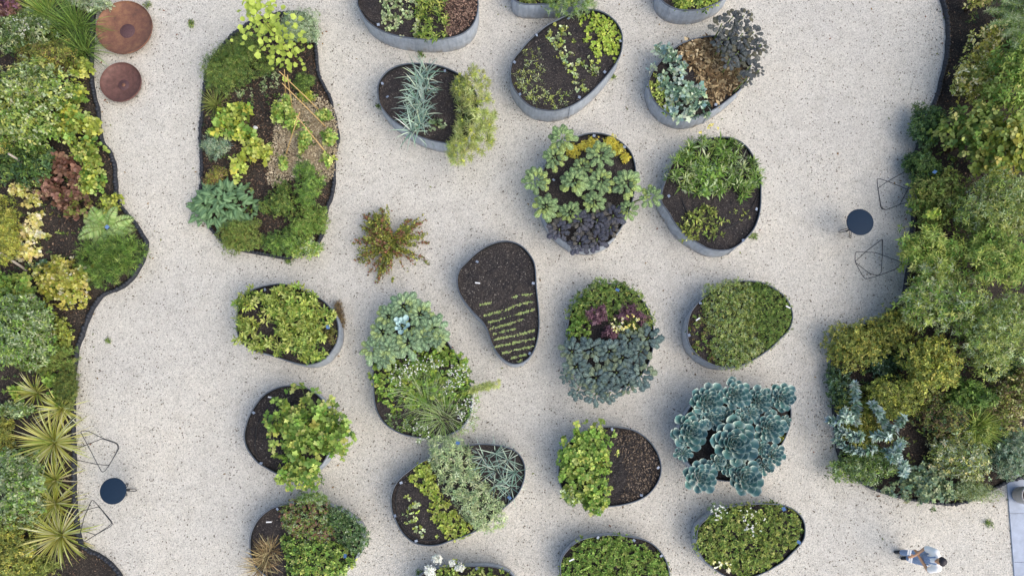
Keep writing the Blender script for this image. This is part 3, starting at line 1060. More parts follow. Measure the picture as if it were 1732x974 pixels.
def feathery(name, label, cat, poly_px, h, pal, key=None, z0=0.1, n=220, nl=0.09, nw=0.010, per=26, group=None, mat='matte', umbels=0, base=None):
    """Fennel, dill and the like: stems ending in soft plumes of thread leaves."""
    if key:
        z0 = PLANTERS[key]['z']
    zt = z0 + h * 0.7
    poly = closed_curve([tuple(px(a, b, zt))[:2] for a, b in poly_px], 50)
    cen = poly.mean(0)
    bp = np.array([cen[0], cen[1], z0]) if base is None else np.array([*px(base[0], base[1], z0)[:2], z0])
    root = empty(name, tuple(bp), label, cat, group)
    P = in_poly(poly, n)
    d, near = edge_dist(poly, P)
    zz = z0 + h * (0.35 + 0.65 * (1 - np.exp(-d / 0.18))) * rng.uniform(0.6, 1.0, n)
    C = np.column_stack([P, zz])
    A = norm(np.column_stack([(P - bp[:2]) * 0.9, np.full(n, 0.6)]) + rng.normal(0, .35, (n, 3)))
    LS = Leaves()
    clumps_to_leaves(LS, C, A, nl * 0.9, per, 'needle', nl, nw / nl * 1.4, pal, spread=(10, 110))
    tag(LS.build('foliage', M[mat], root, bp), kind='stuff')
    idx = rng.choice(n, 26, replace=False)
    tag(join_tubes('stem', [([bp + np.append(rng.normal(0, .06, 2), 0), bp * .4 + C[i] * .6 + np.array([0, 0, .06]), C[i]], [0.009, 0.007, 0.003], 4) for i in idx], M['stem'], root, bp), kind='stuff')
    if umbels:
        U = Leaves()
        i2 = rng.choice(n, umbels, replace=False)
        clumps_to_leaves(U, C[i2] + np.array([0, 0, .08]), np.tile([0, 0, 1.], (umbels, 1)), 0.04, 16, 'diamond', 0.045, 0.5, 'yellowlime', spread=(40, 90))
        tag(U.build('umbel', M['matte'], root, bp), kind='stuff')
    return root


# ------------------------------------------------------------------ big single leaves (own objects)
def grid_leaf(name, width_f, pal_mid, pal_edge, along=7, across=5, frill=0.0, cup=0.1, curl=-0.2, thick=False, seed=0, blister=0.0, rib_bright=1.5, mat='matte', edge_pow=1.0):
    """A blade of unit length, widest as width_f(t) says, with ribs, frills and colour from rib to margin."""
    r = np.random.default_rng(seed + 40)
    V, C = [], []
    cm, ce = leafcol(pal_mid, .9) * LEAF_GAIN, leafcol(pal_edge, .9) * LEAF_GAIN
    for i in range(along):
        t = i / (along - 1)
        w = width_f(t)
        zc = curl * t * t
        for j in range(across):
            u = -1 + 2 * j / (across - 1)
            fr = frill * abs(u) ** 2 * math.sin(i * 2.6 + j * 1.7 + seed * 1.3 + (2 if u > 0 else 0))
            bl = blister * r.normal()
            x = t * (1 + 0.05 * frill * math.cos(i * 3 + j)) - 0.05 * abs(u) * (1 - t)
            V.append((x, w * u * (1 + 0.35 * fr), zc + cup * w * u * u * 2 + 0.32 * fr * w * 1.2 + bl + (0.0 if abs(u) > 0.01 else -0.012)))
            f = abs(u)
            c = cm * (1 - f ** edge_pow) + ce * f ** edge_pow
            if f < 0.01:
                c = cm * (rib_bright if t < 0.85 else 1.1)
            C.append(c * (1 + r.normal(0, .06)))
    F = []
    for i in range(along - 1):
        for j in range(across - 1):
            a = i * across + j
            F.append((a, a + across, a + across + 1, a + 1))
    if thick:
        n0 = len(V)
        for i in range(along):
            t = i / (along - 1)
            for j in range(across):
                u = -1 + 2 * j / (across - 1)
                x, y, z = V[i * across + j]
                edge = (abs(u) > .99) or i in (0, along - 1)
                V.append((x, y, z - (0.0 if edge else 0.06 * (1 - u * u))))
                C.append(C[i * across + j])
        for i in range(along - 1):
            for j in range(across - 1):
                a = n0 + i * across + j
                F.append((a, a + 1, a + across + 1, a + across))
    me = mesh(name, V, F, True)
    at = me.attributes.new('col', 'FLOAT_COLOR', 'POINT')
    C = np.clip(np.array(C), 0.003, 0.95)
    at.data.foreach_set('color', np.column_stack([C, np.ones(len(C))]).astype(np.float32).ravel())
    me.materials.append(M[mat])
    return me


def w_kale(t):
    return 0.030 + 0.235 * max(0, math.sin(math.pi * min(1, max(0, (t - 0.16)) / 0.92))) ** 0.7 * (1 if t > .15 else 0)


def w_spoon(t):
    if t < 0.62:
        return 0.12 + 0.24 * math.sin(math.pi / 2 * t / 0.62)
    return 0.36 * math.sqrt(max(0.0, 1 - ((t - 0.62) / 0.385) ** 2)) + 0.004


def w_lance(t):
    return 0.02 + 0.2 * math.sin(math.pi * t ** 0.85)


def w_cab(t):
    return 0.16 + 0.33 * math.sin(math.pi * min(1, t * 0.86))


def shade(h, s):
    """Younger, older and yellowing leaves of one crop."""
    k = ((1.0, 1.0, 1.0), (.86, .88, .9), (1.1, 1.08, 1.02), (.94, .97, .95), (1.12, 1.06, .86))[s % 5]
    v = [int(h.lstrip('#')[i:i + 2], 16) for i in (0, 2, 4)]
    return '#%02x%02x%02x' % tuple(min(255, int(a * b)) for a, b in zip(v, k))


LEAFM = {}
for kk, (cm_, ce_) in {'kale': ('#7f9a6a', '#93ad7e'), 'palekale': ('#84a07f', '#94b092'), 'slate': ('#5d7179', '#758a90'), 'purplekale': ('#4c4d62', '#63657c'),
                       'blackkale': ('#585c66', '#6f747f')}.items():
    LEAFM[kk] = [grid_leaf('leaf', w_kale, shade(cm_, s), shade(ce_, s), 8, 7, frill=0.6, cup=-0.3, curl=-0.25, seed=s, blister=0.014, rib_bright=1.9, mat='crinkle') for s in range(5)]
LEAFM['succulent'] = [grid_leaf('leaf', w_spoon, shade('#45727f', s), '#cddcdc', 9, 9, cup=0.30, curl=0.16, thick=True, seed=s, rib_bright=0.95, mat='wax', edge_pow=3.2) for s in range(4)]
LEAFM['cabbage'] = [grid_leaf('leaf', w_cab, '#a4c0cc', '#8fb0c0', 6, 5, frill=0.25, cup=0.25, curl=0.1, seed=s, rib_bright=1.25, mat='wax') for s in range(3)]
LEAFM['comfrey'] = [grid_leaf('leaf', w_lance, '#71926c', '#5d7f5a', 6, 5, cup=-0.2, curl=-0.35, seed=s, rib_bright=1.35, mat='leaf') for s in range(4)]
LEAFM['vine'] = [grid_leaf('leaf', w_cab, '#a2b544', '#b2c452', 6, 5, frill=0.5, cup=0.1, curl=-0.2, seed=s, rib_bright=1.1, mat='leaf') for s in range(4)]


def leaf_object(root, me, P, D, Nn, L, W, name='leaf'):
    D = D / (np.linalg.norm(D) + 1e-9)
    S = np.cross(Nn, D)
    S = S / (np.linalg.norm(S) + 1e-9)
    U = np.cross(D, S)
    o = bpy.data.objects.new(name, me)
    COL.objects.link(o)
    o.parent = root
    q = P - np.array(root.location)
    o.matrix_local = Matrix(((D[0] * L, S[0] * W, U[0] * L, q[0]), (D[1] * L, S[1] * W, U[1] * L, q[1]), (D[2] * L, S[2] * W, U[2] * L, q[2]), (0, 0, 0, 1)))
    return o


def rosette(name, label, cat, kind, c, r_px, h, z0=0.5, n=16, group=None, el=(8, 78), lean=(0, 0), inner=0.4, wf=1.0, base_r=0.03, tiers=0.0, key=None, ring=0.38):
    """One plant of large leaves in a spiral; every leaf its own object."""
    if key:
        z0 = PLANTERS[key]['z']
    zt = z0 + h
    T = np.array(px(c[0], c[1], zt))
    R = r_px * mpp(c[0], c[1], zt)
    bp = np.array([T[0] - lean[0], T[1] - lean[1], z0])
    root = empty(name, tuple(bp), label, cat, group)
    ms = LEAFM[kind]
    ph0 = rng.uniform(0, 6.28)
    for i in range(n):
        f = (i + .5) / n
        ph = ph0 + i * GOLD + rng.normal(0, .1)
        e = math.radians(el[1] - (el[1] - el[0]) * f ** 0.75 + rng.normal(0, 5))
        rd = np.array([math.cos(ph), math.sin(ph), 0])
        L = R * (inner + (1 - inner) * f ** 0.8) * rng.uniform(.9, 1.08)
        L *= 1 - ring
        far = R * ring * f ** 1.2
        D = rd * math.cos(e) + np.array([0, 0, math.sin(e)])
        Nn = -rd * math.sin(e) + np.array([0, 0, math.cos(e)])
        P = T + rd * (base_r + far) + np.array([0, 0, -tiers * f + 0.01 * (1 - f)])
        leaf_object(root, ms[i % len(ms)], P, D, Nn, L, L * wf * (1.35 if 'kale' in name else 1.0))
    join_tubes('stem', [([bp + np.array([0, 0, -.02]), (bp + T) / 2 + np.array([.01, .01, 0]), T + np.array([0, 0, -.005])], [0.022, 0.02, 0.014], 6)], M['stem'], root, bp)
    return root

# ------------------------------------------------------------------ more plant kinds
def arching(name, label, cat, c, r_px, h, n, ll, lw, pal_in, pal_out, z0=0.01, templ='diamond', mat='leaf', per=16, el=(25, 75), dirs=None, base=None, clump=3):
    """Open shrub of arching stems with small leaves all along them."""
    P0 = px(*(base or c), z0)
    bp = np.array([P0[0], P0[1], z0])
    R = r_px * mpp(c[0], c[1], h * .5)
    root = empty(name, tuple(bp), label, cat)
    LS = Leaves()
    paths = []
    for i in range(n):
        ph = rng.uniform(0, 6.28) if dirs is None else math.radians(rng.choice(dirs) + rng.normal(0, 14))
        f = rng.random() ** 0.7
        e = math.radians(el[1] - (el[1] - el[0]) * f)
        L = math.hypot(R * f, h) * rng.uniform(.75, 1.05)
        p = bp + np.append(rng.normal(0, .04, 2), 0)
        d = np.array([math.cos(ph) * math.cos(e), math.sin(ph) * math.cos(e), math.sin(e)])
        pts = [p]
        for k in range(7):
            p = p + d * L / 7
            d = d + np.array([math.cos(ph) * .05, math.sin(ph) * .05, -0.10]) + rng.normal(0, .06, 3)
            d /= np.linalg.norm(d)
            pts.append(p)
        pts = np.array(pts)
        paths.append((pts, np.linspace(.007, .002, len(pts)), 4))
        t = rng.uniform(0.2, 1, per)
        Q = np.stack([np.interp(t * 7, np.arange(8), pts[:, a]) for a in range(3)], 1)
        m = len(Q)
        out = rng.random() < 0.5
        for q in range(clump):
            D = norm(rng.normal(size=(m, 3)) + np.array([0, 0, .3]) + d * .7)
            co = np.where((t[:, None] > 0.6) & out, colours(pal_out, m), colours(pal_in, m))
            LS.add(templ, Q + rng.normal(0, .012, (m, 3)), D, norm(rng.normal(0, .5, (m, 3)) + np.array([0, 0, 1.])), ll * rng.uniform(.7, 1.2, m), ll * lw, co)
    tag(LS.build('foliage', M[mat], root, bp), kind='stuff')
    join_tubes('trunk', paths, M['bark'], root, bp)
    return root


def fern(name, label, c, r_px, h, n=12, z0=0.1, pal='fern'):
    P0 = px(*c, z0 + h * .6)
    bp = np.array([P0[0], P0[1], z0])
    R = r_px * mpp(*c, h)
    root = empty(name, tuple(bp), label, 'fern')
    for i in range(n):
        LS = Leaves()
        ph = i * GOLD
        e = math.radians(rng.uniform(35, 60))
        hd = np.array([math.cos(ph), math.sin(ph), 0])
        d = hd * math.cos(e) + np.array([0, 0, math.sin(e)])
        p = bp.copy()
        pts = [p]
        L = R * rng.uniform(1.05, 1.35)
        for k in range(14):
            p = p + d * L / 14
            d = d + np.array([0, 0, -0.11])
            d /= np.linalg.norm(d)
            pts.append(p)
        pts = np.array(pts)
        side = np.array([-hd[1], hd[0], 0])
        for s in (-1, 1):
            t = np.linspace(0.12, 0.98, 22)
            Q = np.stack([np.interp(t * 14, np.arange(15), pts[:, a]) for a in range(3)], 1)
            ln = L * 0.24 * np.sin(np.pi * np.clip(t * .92 + .1, 0, 1)) ** .8 + 0.012
            D = np.tile(side * s + hd * 0.45, (22, 1)) + np.array([0, 0, -.1])
            LS.add('lance', Q, D, np.tile([0, 0, 1.], (22, 1)) + rng.normal(0, .1, (22, 3)), ln, ln * 0.3, colours(pal, 22, .08))
        v, f = tube_path(pts, np.linspace(.006, .002, 15), 4)
        LS.raw(v, f, np.tile(lin('#8f9a5a'), (len(v), 1)))
        LS.build('frond', M['leaf'], root, bp)
    return root


def spikes(name, label, cat, lines, z_lo, z_hi, base, pal, ll=0.075, lw=0.32, per=5, z0=0.1, rad=0.03, step=0.028, mat='wax', templ='lance', spread=(40, 95)):
    """Upright leafy stems, each whorled with leaves along its length (lines: pixel polylines)."""
    b = px(*base, z0)
    bp = np.array([b[0], b[1], z0])
    root = empty(name, tuple(bp), label, cat)
    for ln in lines:
        k = len(ln)
        zs = np.linspace(z_lo, z_hi, k)
        pts = np.array([px(a[0], a[1], z) for a, z in zip(ln, zs)])
        pts = np.vstack([bp[None], pts])
        s = np.concatenate([[0], np.cumsum(np.linalg.norm(np.diff(pts, axis=0), axis=1))])
        u = np.arange(s[1] * 0.93, s[-1], step)
        C = np.stack([np.interp(u, s, pts[:, a]) for a in range(3)], 1)
        T = norm(np.gradient(C, axis=0)) if len(C) > 2 else np.tile([0, 0, 1.], (len(C), 1))
        T = norm(T + np.array([0, 0, .5]))
        LS = Leaves()
        clumps_to_leaves(LS, C, T, rad, per, templ, ll, lw, pal, spread=spread)
        st_ = join_tubes('stem', [(pts, np.linspace(.012, .005, len(pts)), 5)], M['stem'], root, bp)
        fo = LS.build('foliage', M[mat], root, bp)
        tag(fo, kind='stuff')
    return root


def scatter_chips(parent, poly_px, z, n, size, cols, name='bark_chips', origin=None, poly=None, zj=0.01, mat='dry', thick=.3, height=None):
    """Loose flat fragments lying on the soil."""
    if poly is None:
        poly = closed_curve([tuple(px(a, b, z))[:2] for a, b in poly_px], 60)
    P = in_poly(poly, n)
    n = len(P)
    LS = Leaves()
    zz = z + rng.uniform(0, zj, n) if height is None else height(P) + rng.uniform(0, zj, n)
    ph = rng.uniform(0, 6.28, n)
    D = np.column_stack([np.cos(ph), np.sin(ph), rng.normal(0, .18, n)])
    L = size * rng.uniform(.4, 1.4, n)
    co = np.array([lin(c) for c in cols])[rng.choice(len(cols), n)] * rng.uniform(.7, 1.2, (n, 1))
    LS.add('diamond', np.column_stack([P, zz]), D, np.tile([0, 0, 1.], (n, 1)) + rng.normal(0, .25, (n, 3)), L, L * rng.uniform(.25, .7, n), np.clip(co, .004, .9))
    o = LS.build(name, M[mat], parent, origin if origin is not None else (parent.location if parent else (0, 0, 0)))
    return tag(o, kind='stuff')


# ------------------------------------------------------------------ plants in the planters
ORD = ['first', 'second', 'third', 'fourth', 'fifth', 'sixth', 'seventh', 'eighth', 'ninth', 'tenth', 'eleventh', 'twelfth', 'thirteenth', 'fourteenth', 'fifteenth', 'sixteenth', 'seventeenth', 'eighteenth', 'nineteenth', 'twentieth']
# pale seedling rows and bark (top edge)
K = 'top_rows'
for i, (poly, lb) in enumerate([
        ([(646, -52), (662, -52), (664, 18), (662, 44), (651, 46), (645, 18)], 'first row of pale seedlings, next to bare soil in the planter at the top edge'),
        ([(668, -54), (685, -54), (686, 18), (684, 54), (671, 48), (666, 18)], 'second row of pale seedlings in the planter at the top edge'),
        ([(690, -54), (706, -54), (708, 18), (704, 58), (692, 58), (688, 18)], 'third row of pale seedlings, beside the taller lime leaves at the top edge')]):
    mat_bed('seedling_row', lb, 'seedlings', poly, 0.12, 'round', 0.075, 0.8, 'sage', 6, 1.9, K, group='pale seedling rows', gaps=0.12, lump=.1)
mat_bed('salad_row', 'taller row of upright lime salad leaves beside bark chips at the top edge', 'salad plants', [(708, -54), (746, -54), (753, 10), (753, 48), (742, 64), (724, 70), (707, 60), (705, 18)], 0.22, 'lance', 0.15, 0.34, ['lime', 'mid'], 8, 2.2, K, spread=(15, 75))
scatter_chips(PLANTERS[K]['root'], [(754, -55), (790, -45), (805, -20), (806, 15), (797, 40), (775, 56), (755, 60), (751, 20)], 0.545, 2600, 0.06, ['#7a6559', '#5d4a42', '#93796a', '#4a3a35', '#a88d7b'], zj=.05)

# leeks and fennel
K = 'fennel'
for i in range(12):
    t = i / 11
    strappy('leek', ORD[i] + ' leek from the top of the blue-green row beside the fennel', 'leek', (714 - 12 * t + (-6 if i % 2 else 7), 118 + 100 * t), 33, 0.45, 24, 0.028, 'leek', z0=.5, key=K, group='leeks beside the fennel', el=(10, 80), droop=.75, mat='matte', rad=.02)
feathery('fennel_plant', 'feathery yellow-green fennel spilling over the side of its planter', 'fennel', [(782, 112), (800, 102), (818, 112), (830, 140), (836, 175), (838, 205), (832, 235), (815, 250), (800, 266), (778, 270), (758, 262), (756, 240), (768, 215), (776, 185), (770, 160), (764, 138)], 0.75, 'dill', key=K, n=230, per=34, umbels=46, nw=.014, nl=.14, base=(790, 195))
shrub('nasturtium', 'small round-leaved trailing plant between the leeks and the fennel', 'plant', (738, 212), (17, 14), 0.12, 'round', 0.09, 0.9, 'greygreen', 5, cover=.7, planter_key=K, woody=False, flat=.4)

# top edge fragments
mat_bed('herb_patch', 'low yellow-green herbs in the planter cut off above the oval one', 'herbs', [(870, -40), (900, -45), (925, -30), (922, 0), (900, 4), (880, 0)], 0.14, 'ovate', .06, .6, 'olivegreen', 7, 2.2, 'top_small')
feathery('fennel_plant', 'green feathery bush at the top edge above the oval planter', 'fennel', [(918, -30), (960, -45), (1000, -30), (1012, -5), (1000, 10), (975, 20), (945, 18), (925, 8)], 0.5, ['mid', 'greygreen'], key='top_small', n=240, per=24, nl=.1)
mat_bed('salad_patch', 'lime salad leaves in the planter cut off above the purple kale', 'salad plants', [(1142, -45), (1180, -60), (1222, -45), (1230, -18), (1214, 2), (1190, 12), (1160, 13), (1143, 5)], 0.16, 'ovate', .1, .5, ['brightlime', 'mid'], 8, 2.3, 'top_lime')

# oval planter with seedlings
K = 'oval'
for poly, lb, g, ll in [
        (Z5([(185, 385), (225, 345), (290, 340), (310, 430), (325, 520), (270, 520), (205, 440)]), 'thin upper patch of narrow seedlings in the oval planter', .5, .07),
        (Z5([(115, 480), (225, 480), (335, 590), (315, 660), (260, 715), (180, 640), (130, 560)]), 'thin patch of narrow seedlings along the low end of the oval planter', .42, .07),
        (Z5([(330, 600), (420, 620), (530, 630), (505, 690), (380, 745), (335, 705)]), 'sparse scatter of seedlings near the lower rim of the oval planter', .55, .08)]:
    mat_bed('seedling_patch', lb, 'seedlings', poly, .07, 'lance', ll, .3, ['lime', 'sage'], 5, 1.3, K, gaps=g, lump=.09)
mat_bed('seedling_row', 'long row of round-leaved seedlings across the middle of the oval planter', 'seedlings', Z5([(330, 230), (370, 180), (460, 180), (530, 270), (505, 340), (540, 470), (620, 610), (590, 650), (540, 600), (470, 480), (400, 360)]), .09, 'round', .07, .75, ['sage', 'lime'], 6, 1.5, K, gaps=.3, lump=.1, group='round-leaved seedling rows')
mat_bed('seedling_row', 'shorter row of round-leaved seedlings nearest the lime lettuce patch', 'seedlings', Z5([(530, 340), (600, 370), (690, 470), (690, 530), (610, 480), (540, 450)]), .09, 'round', .07, .75, ['sage', 'lime'], 6, 1.5, K, gaps=.22, lump=.1, group='round-leaved seedling rows')
mat_bed('lettuce_patch', 'dense bright lime lettuce patch filling one end of the oval planter', 'lettuce', Z5([(570, 125), (690, 95), (765, 110), (835, 195), (850, 280), (830, 395), (800, 410), (740, 350), (700, 430), (665, 340), (600, 250), (625, 190)]), .12, 'round', .055, .8, 'brightlime', 7, 2.1, K, gaps=.06, lump=.12)

# silver foliage, straw, purple-black kale
K = 'straw'
mat_bed('salad_patch', 'small lime salad patch beside the silver foliage', 'salad plants', Z6([(130, 600), (170, 540), (230, 560), (260, 650), (290, 760), (280, 810), (230, 790), (170, 700)]), .12, 'ovate', .08, .6, 'lime', 7, 2.2, K)
mat_bed('artichoke', 'silver-blue jagged foliage sprawling across the straw planter', 'foliage plant', Z6([(150, 450), (170, 330), (240, 300), (330, 360), (400, 440), (420, 540), (490, 570), (520, 680), (560, 740), (530, 790), (430, 830), (330, 850), (280, 800), (260, 660), (190, 560)]), .34, 'lobed', .13, .75, ['silver', 'blue', 'bluegreen'], 7, 1.9, K, mat='matte', rough=.6)
scatter_chips(PLANTERS[K]['root'], Z6([(330, 350), (440, 295), (570, 270), (640, 330), (700, 420), (810, 540), (760, 620), (640, 720), (560, 740), (470, 600), (400, 470)]), .52, 1500, .13, PAL['straw'] + ['#66543e', '#574836', '#7c6649'], name='straw', zj=.07)
LSs = Leaves()
for q in in_poly(closed_curve([tuple(px(a, b, .55))[:2] for a, b in Z6([(350, 340), (480, 290), (580, 290), (660, 400), (760, 520), (700, 600), (560, 620), (440, 470)])], 40), 46):
    blades(LSs, np.array([q[0], q[1], .52]), 9, .2, .011, ['straw', 'brown'], el=(5, 75), droop=.5)
strw = empty('dried_stalks', (PLANTERS[K]['cen'][0], PLANTERS[K]['cen'][1], .52), 'heap of dry straw-coloured stalks between silver foliage and dark kale', 'dry stalks')
tag(LSs.build('stalks', M['dry'], strw, strw.location), kind='stuff')
for i, (a, b, r) in enumerate(sorted([(640, 170, 88), (720, 120, 80), (800, 110, 78), (690, 270, 90), (790, 240, 95), (870, 230, 82), (760, 370, 92), (860, 340, 92), (920, 320, 70), (850, 470, 80), (910, 500, 48), (700, 420, 70), (820, 560, 60), (640, 300, 70)], key=lambda q: q[1])):
    c = Z6([(a, b)])[0]
    rosette('purple_black_kale', ORD[i] + ' dark purple-grey kale head beside the straw, counted from the top', 'kale', 'blackkale', c, r / 4.235 * 1.0, .5 + .12 * rng.random(), n=20, key=K, group='dark purple-grey kale heads', el=(-5, 65), lean=(.18 if a > 700 else .05, .08), tiers=.1)

# curly kale planter
K = 'kale'
for a, b, r, hh, lb in [(370, 85, 105, .5, 'curly green kale at the upper corner, hanging outside the rim'), (320, 225, 92, .45, 'curly green kale just inside the rim below the upper corner plant'), (190, 380, 105, .4, 'pale curly green kale leaning furthest out towards the island bed'),
                        (258, 560, 100, .38, 'curly green kale above the purple kale, by the outer rim'), (455, 385, 112, .45, 'largest curly green kale, in the middle of the planter'), (640, 205, 108, .5, 'curly green kale between the two yellow stonecrop drifts'),
                        (640, 385, 100, .45, 'curly green kale beside the largest one, near the planter middle'), (815, 400, 112, .48, 'bright curly green kale at the side facing the strappy planter'), (590, 530, 88, .4, 'star-shaped pale kale directly above the purple kale'),
                        (425, 600, 88, .35, 'small curly green kale wedged against the purple kale'), (825, 580, 76, .36, 'narrow curly green kale at the rim beside purple kale'), (510, 290, 70, .4, 'half-hidden curly green kale between larger neighbours'), (985, 490, 85, .42, 'curly green kale on a bent stem, hanging between two planters')]:
    c = Z7([(a, b)])[0]
    rosette('curly_kale', lb, 'kale', 'kale', c, r / 4.06, hh, n=26, key=K, group='curly green kale', el=(-4, 62), lean=(-.12 if a < 300 else .1 if a > 780 else 0, 0) if a < 900 else (.42, 0.02), tiers=.06)
for a, b, r, lb in [(350, 720, 90, 'purple kale hanging over the rim at the outer end of its row'), (500, 660, 92, 'purple kale second from the outer end, upper row'), (610, 655, 85, 'purple kale in the middle of the upper purple row'), (720, 625, 100, 'largest purple kale, at the inner end of the upper row'),
                    (490, 815, 92, 'purple kale lowest in the planter, over the rim'), (610, 785, 92, 'purple kale beside the lowest one'), (700, 705, 70, 'small purple kale against the lower rim')]:
    c = Z7([(a, b)])[0]
    rosette('purple_kale', lb, 'kale', 'purplekale', c, r / 4.06, .36, n=21, key=K, group='purple kale', el=(-4, 62), tiers=.04)
for a, b, r, lb in [(450, 180, 50, 'yellow stonecrop mound nearest the corner kale'), (525, 145, 45, 'yellow stonecrop mound second along the rim'), (590, 118, 38, 'small yellow stonecrop mound by the dark peg'), (700, 125, 48, 'yellow stonecrop mound just past the dark peg'), (760, 180, 48, 'yellow stonecrop mound beside the big kale'), (800, 240, 40, 'yellow stonecrop mound at the end of the drift')]:
    c = Z7([(a, b)])[0]
    shrub('stonecrop', lb, 'stonecrop', c, (r / 4.06, r / 4.06), .12, 'diamond', .03, .7, 'yellow', 8, planter_key=K, cover=2.6, woody=False, group='yellow stonecrop mounds', stems=4, lobe_amp=.2)

# strappy planter
K = 'strappy'
for poly, lb in [([(200, 300), (230, 210), (310, 170), (380, 210), (400, 300), (370, 390), (300, 430), (220, 400)], 'strappy green clump spreading out over the outer rim'),
                 ([(290, 150), (370, 80), (480, 90), (500, 160), (440, 230), (350, 230)], 'strappy green clump at the top of its planter'),
                 ([(490, 130), (560, 90), (660, 110), (690, 180), (620, 260), (520, 240)], 'strappy green clump against the top rim'),
                 ([(670, 190), (750, 190), (800, 270), (810, 350), (760, 400), (690, 350), (650, 270)], 'strappy green clump by the rim facing the wire chairs'),
                 ([(500, 370), (590, 280), (680, 330), (740, 400), (690, 470), (600, 480), (520, 450)], 'strappy pale green clump next to the bare soil'),
                 ([(390, 260), (480, 210), (570, 250), (560, 330), (500, 420), (430, 450), (380, 380)], 'strappy green clump in the middle of the others')]:
    mat_bed('strappy_clump', lb, 'leafy clump', Z8(poly), .36, 'lance', .19, .19, ['mid', 'sage', 'fresh'], 14, 2.3, K, group='strappy green clumps', spread=(15, 80), lump=.3, rough=.3, edge=.2)
shrub('nasturtium', 'round-leaved plant creeping between strappy clumps', 'plant', Z8([(470, 370)])[0], (22, 26), .3, 'round', .09, .9, ['greygreen', 'fresh'], 5, planter_key=K, cover=.9, woody=False)
mat_bed('chard_patch', 'olive leafy patch on the bare soil below the strappy clumps', 'leafy patch', Z8([(270, 680), (320, 590), (430, 545), (500, 545), (560, 630), (550, 720), (490, 740), (410, 755), (320, 775)]), .2, 'ovate', .1, .5, ['olivegreen', 'lime', 'olive'], 7, 1.5, K, gaps=.15, spread=(20, 85))
mat_bed('seedling_patch', 'few tiny seedlings beside the olive leafy patch', 'seedlings', Z8([(600, 590), (720, 560), (750, 600), (680, 650), (600, 680)]), .05, 'round', .045, .7, 'lime', 4, .5, K, gaps=.5)

mat_bed('yellow_flowers', 'few yellow daisy flowers rising from the strappy clumps', 'flowers', Z8([(380, 60), (470, 30), (500, 70), (440, 110)]), .6, 'lance', .06, .15, 'mid', 3, .15, K, flowers=('yellow', 7, .05, Z8([(380, 50), (480, 20), (510, 60), (440, 110)])))

# chicory
K = 'chicory'
for i, (a, b, r) in enumerate(sorted([(225, 265, 115), (205, 490, 110), (335, 640, 95), (170, 620, 50), (490, 195, 95), (470, 365, 115), (640, 215, 115), (620, 420, 130), (545, 530, 105), (745, 340, 115), (770, 480, 125), (700, 590, 120), (545, 670, 100), (725, 750, 110), (850, 570, 85), (930, 400, 80), (790, 255, 65), (850, 740, 70), (390, 250, 60)])):
    shrub('chicory', ORD[i] + ' lime leafy rosette below the island bed, from its outer end', 'salad plant', Z9([(a, b)])[0], (r / 5.413, r / 5.413), .3, 'ovate', .13, .42, ['lime', 'mid', 'lime'], 10, planter_key=K, cover=1.5, woody=False, group='lime leafy rosettes', spread=(20, 85), stems=3)
shrub('withered_weeds', 'withered brown weeds growing outside the rim of the leafy rosette planter', 'weeds', Z9([(1050, 400)])[0], (9, 28), .3, 'needle', .05, .2, 'brown', 9, z0=.01, cover=1.6, rot=12)
shrub('withered_salad', 'withered brown plant by a blue tag inside the leafy rosette planter', 'plant', Z9([(960, 580)])[0], (15, 16), .16, 'lance', .06, .35, ['brown', 'olive'], 8, planter_key=K, cover=.9, woody=False)

# pale kale, cabbage, parsley, white flowers
K = 'flowers'
for a, b, r, lb in [(320, 130, 105, 'pale kale at the tip of the planter, above the blue cabbage'), (420, 180, 95, 'pale kale beside the tip plant, facing the kidney planter'), (235, 190, 90, 'pale kale at the outer shoulder, beside the blue cabbage'), (200, 280, 92, 'pale kale below the outer shoulder plant'),
                    (490, 260, 105, 'pale kale furthest towards the kidney planter'), (350, 345, 105, 'pale kale just below the blue cabbage'), (140, 385, 88, 'pale kale furthest out over the gravel'), (235, 380, 100, 'pale kale above the parsley, near the outer rim'), (440, 310, 85, 'pale kale between cabbage and parsley'), (520, 320, 70, 'small pale kale touching the parsley'), (205, 430, 80, 'low pale kale overlapping the parsley')]:
    rosette('pale_kale', lb, 'kale', 'palekale', Z10([(a, b)])[0], r / 3.479, .4, n=26, key=K, group='pale grey-green kale', el=(-4, 62), tiers=.05)
rosette('blue_cabbage', 'small powdery blue cabbage among pale kale', 'cabbage', 'cabbage', Z10([(312, 243)])[0], 60 / 3.479, .5, n=16, key=K, el=(15, 80), inner=.35, wf=.95)
mat_bed('parsley_patch', 'bright green parsley carpet around the white flowers', 'parsley', Z10([(140, 480), (230, 450), (350, 440), (420, 390), (560, 365), (650, 410), (700, 500), (720, 600), (700, 680), (620, 720), (480, 700), (380, 720), (270, 740), (200, 680), (150, 600)]), .24, 'lobed', .07, .9, ['brightlime', 'fresh', 'mid'], 8, 2.1, K, rough=.6)
mat_bed('herb_patch', 'grey-green herb edging at the low end below the white flowers', 'herbs', Z10([(230, 760), (320, 770), (420, 800), (470, 880), (380, 880), (290, 866), (240, 830)]), .16, 'ovate', .05, .6, ['greygreen', 'mid'], 7, 1.8, K, gaps=.15)
cg = Z10([(465, 690)])[0]
for dx_, dy_, rr_, lb in ((0, 0, 50, 'largest fine-bladed chive clump in the middle of the flower planter'), (-22, -22, 40, 'chive clump leaning towards the pale kale'), (24, 26, 42, 'chive clump at the low end, overhanging the sage planter')):
    strappy('chive_clump', lb, 'chives', (cg[0] + dx_, cg[1] + dy_), rr_, .6, 190, .008, ['sage', 'fresh', 'sage'], key=K, el=(5, 88), droop=1.0, mat='leaf', rad=.3, group='fine-bladed chives', lean=(rng.normal(0, .15), rng.normal(.1, .15)))
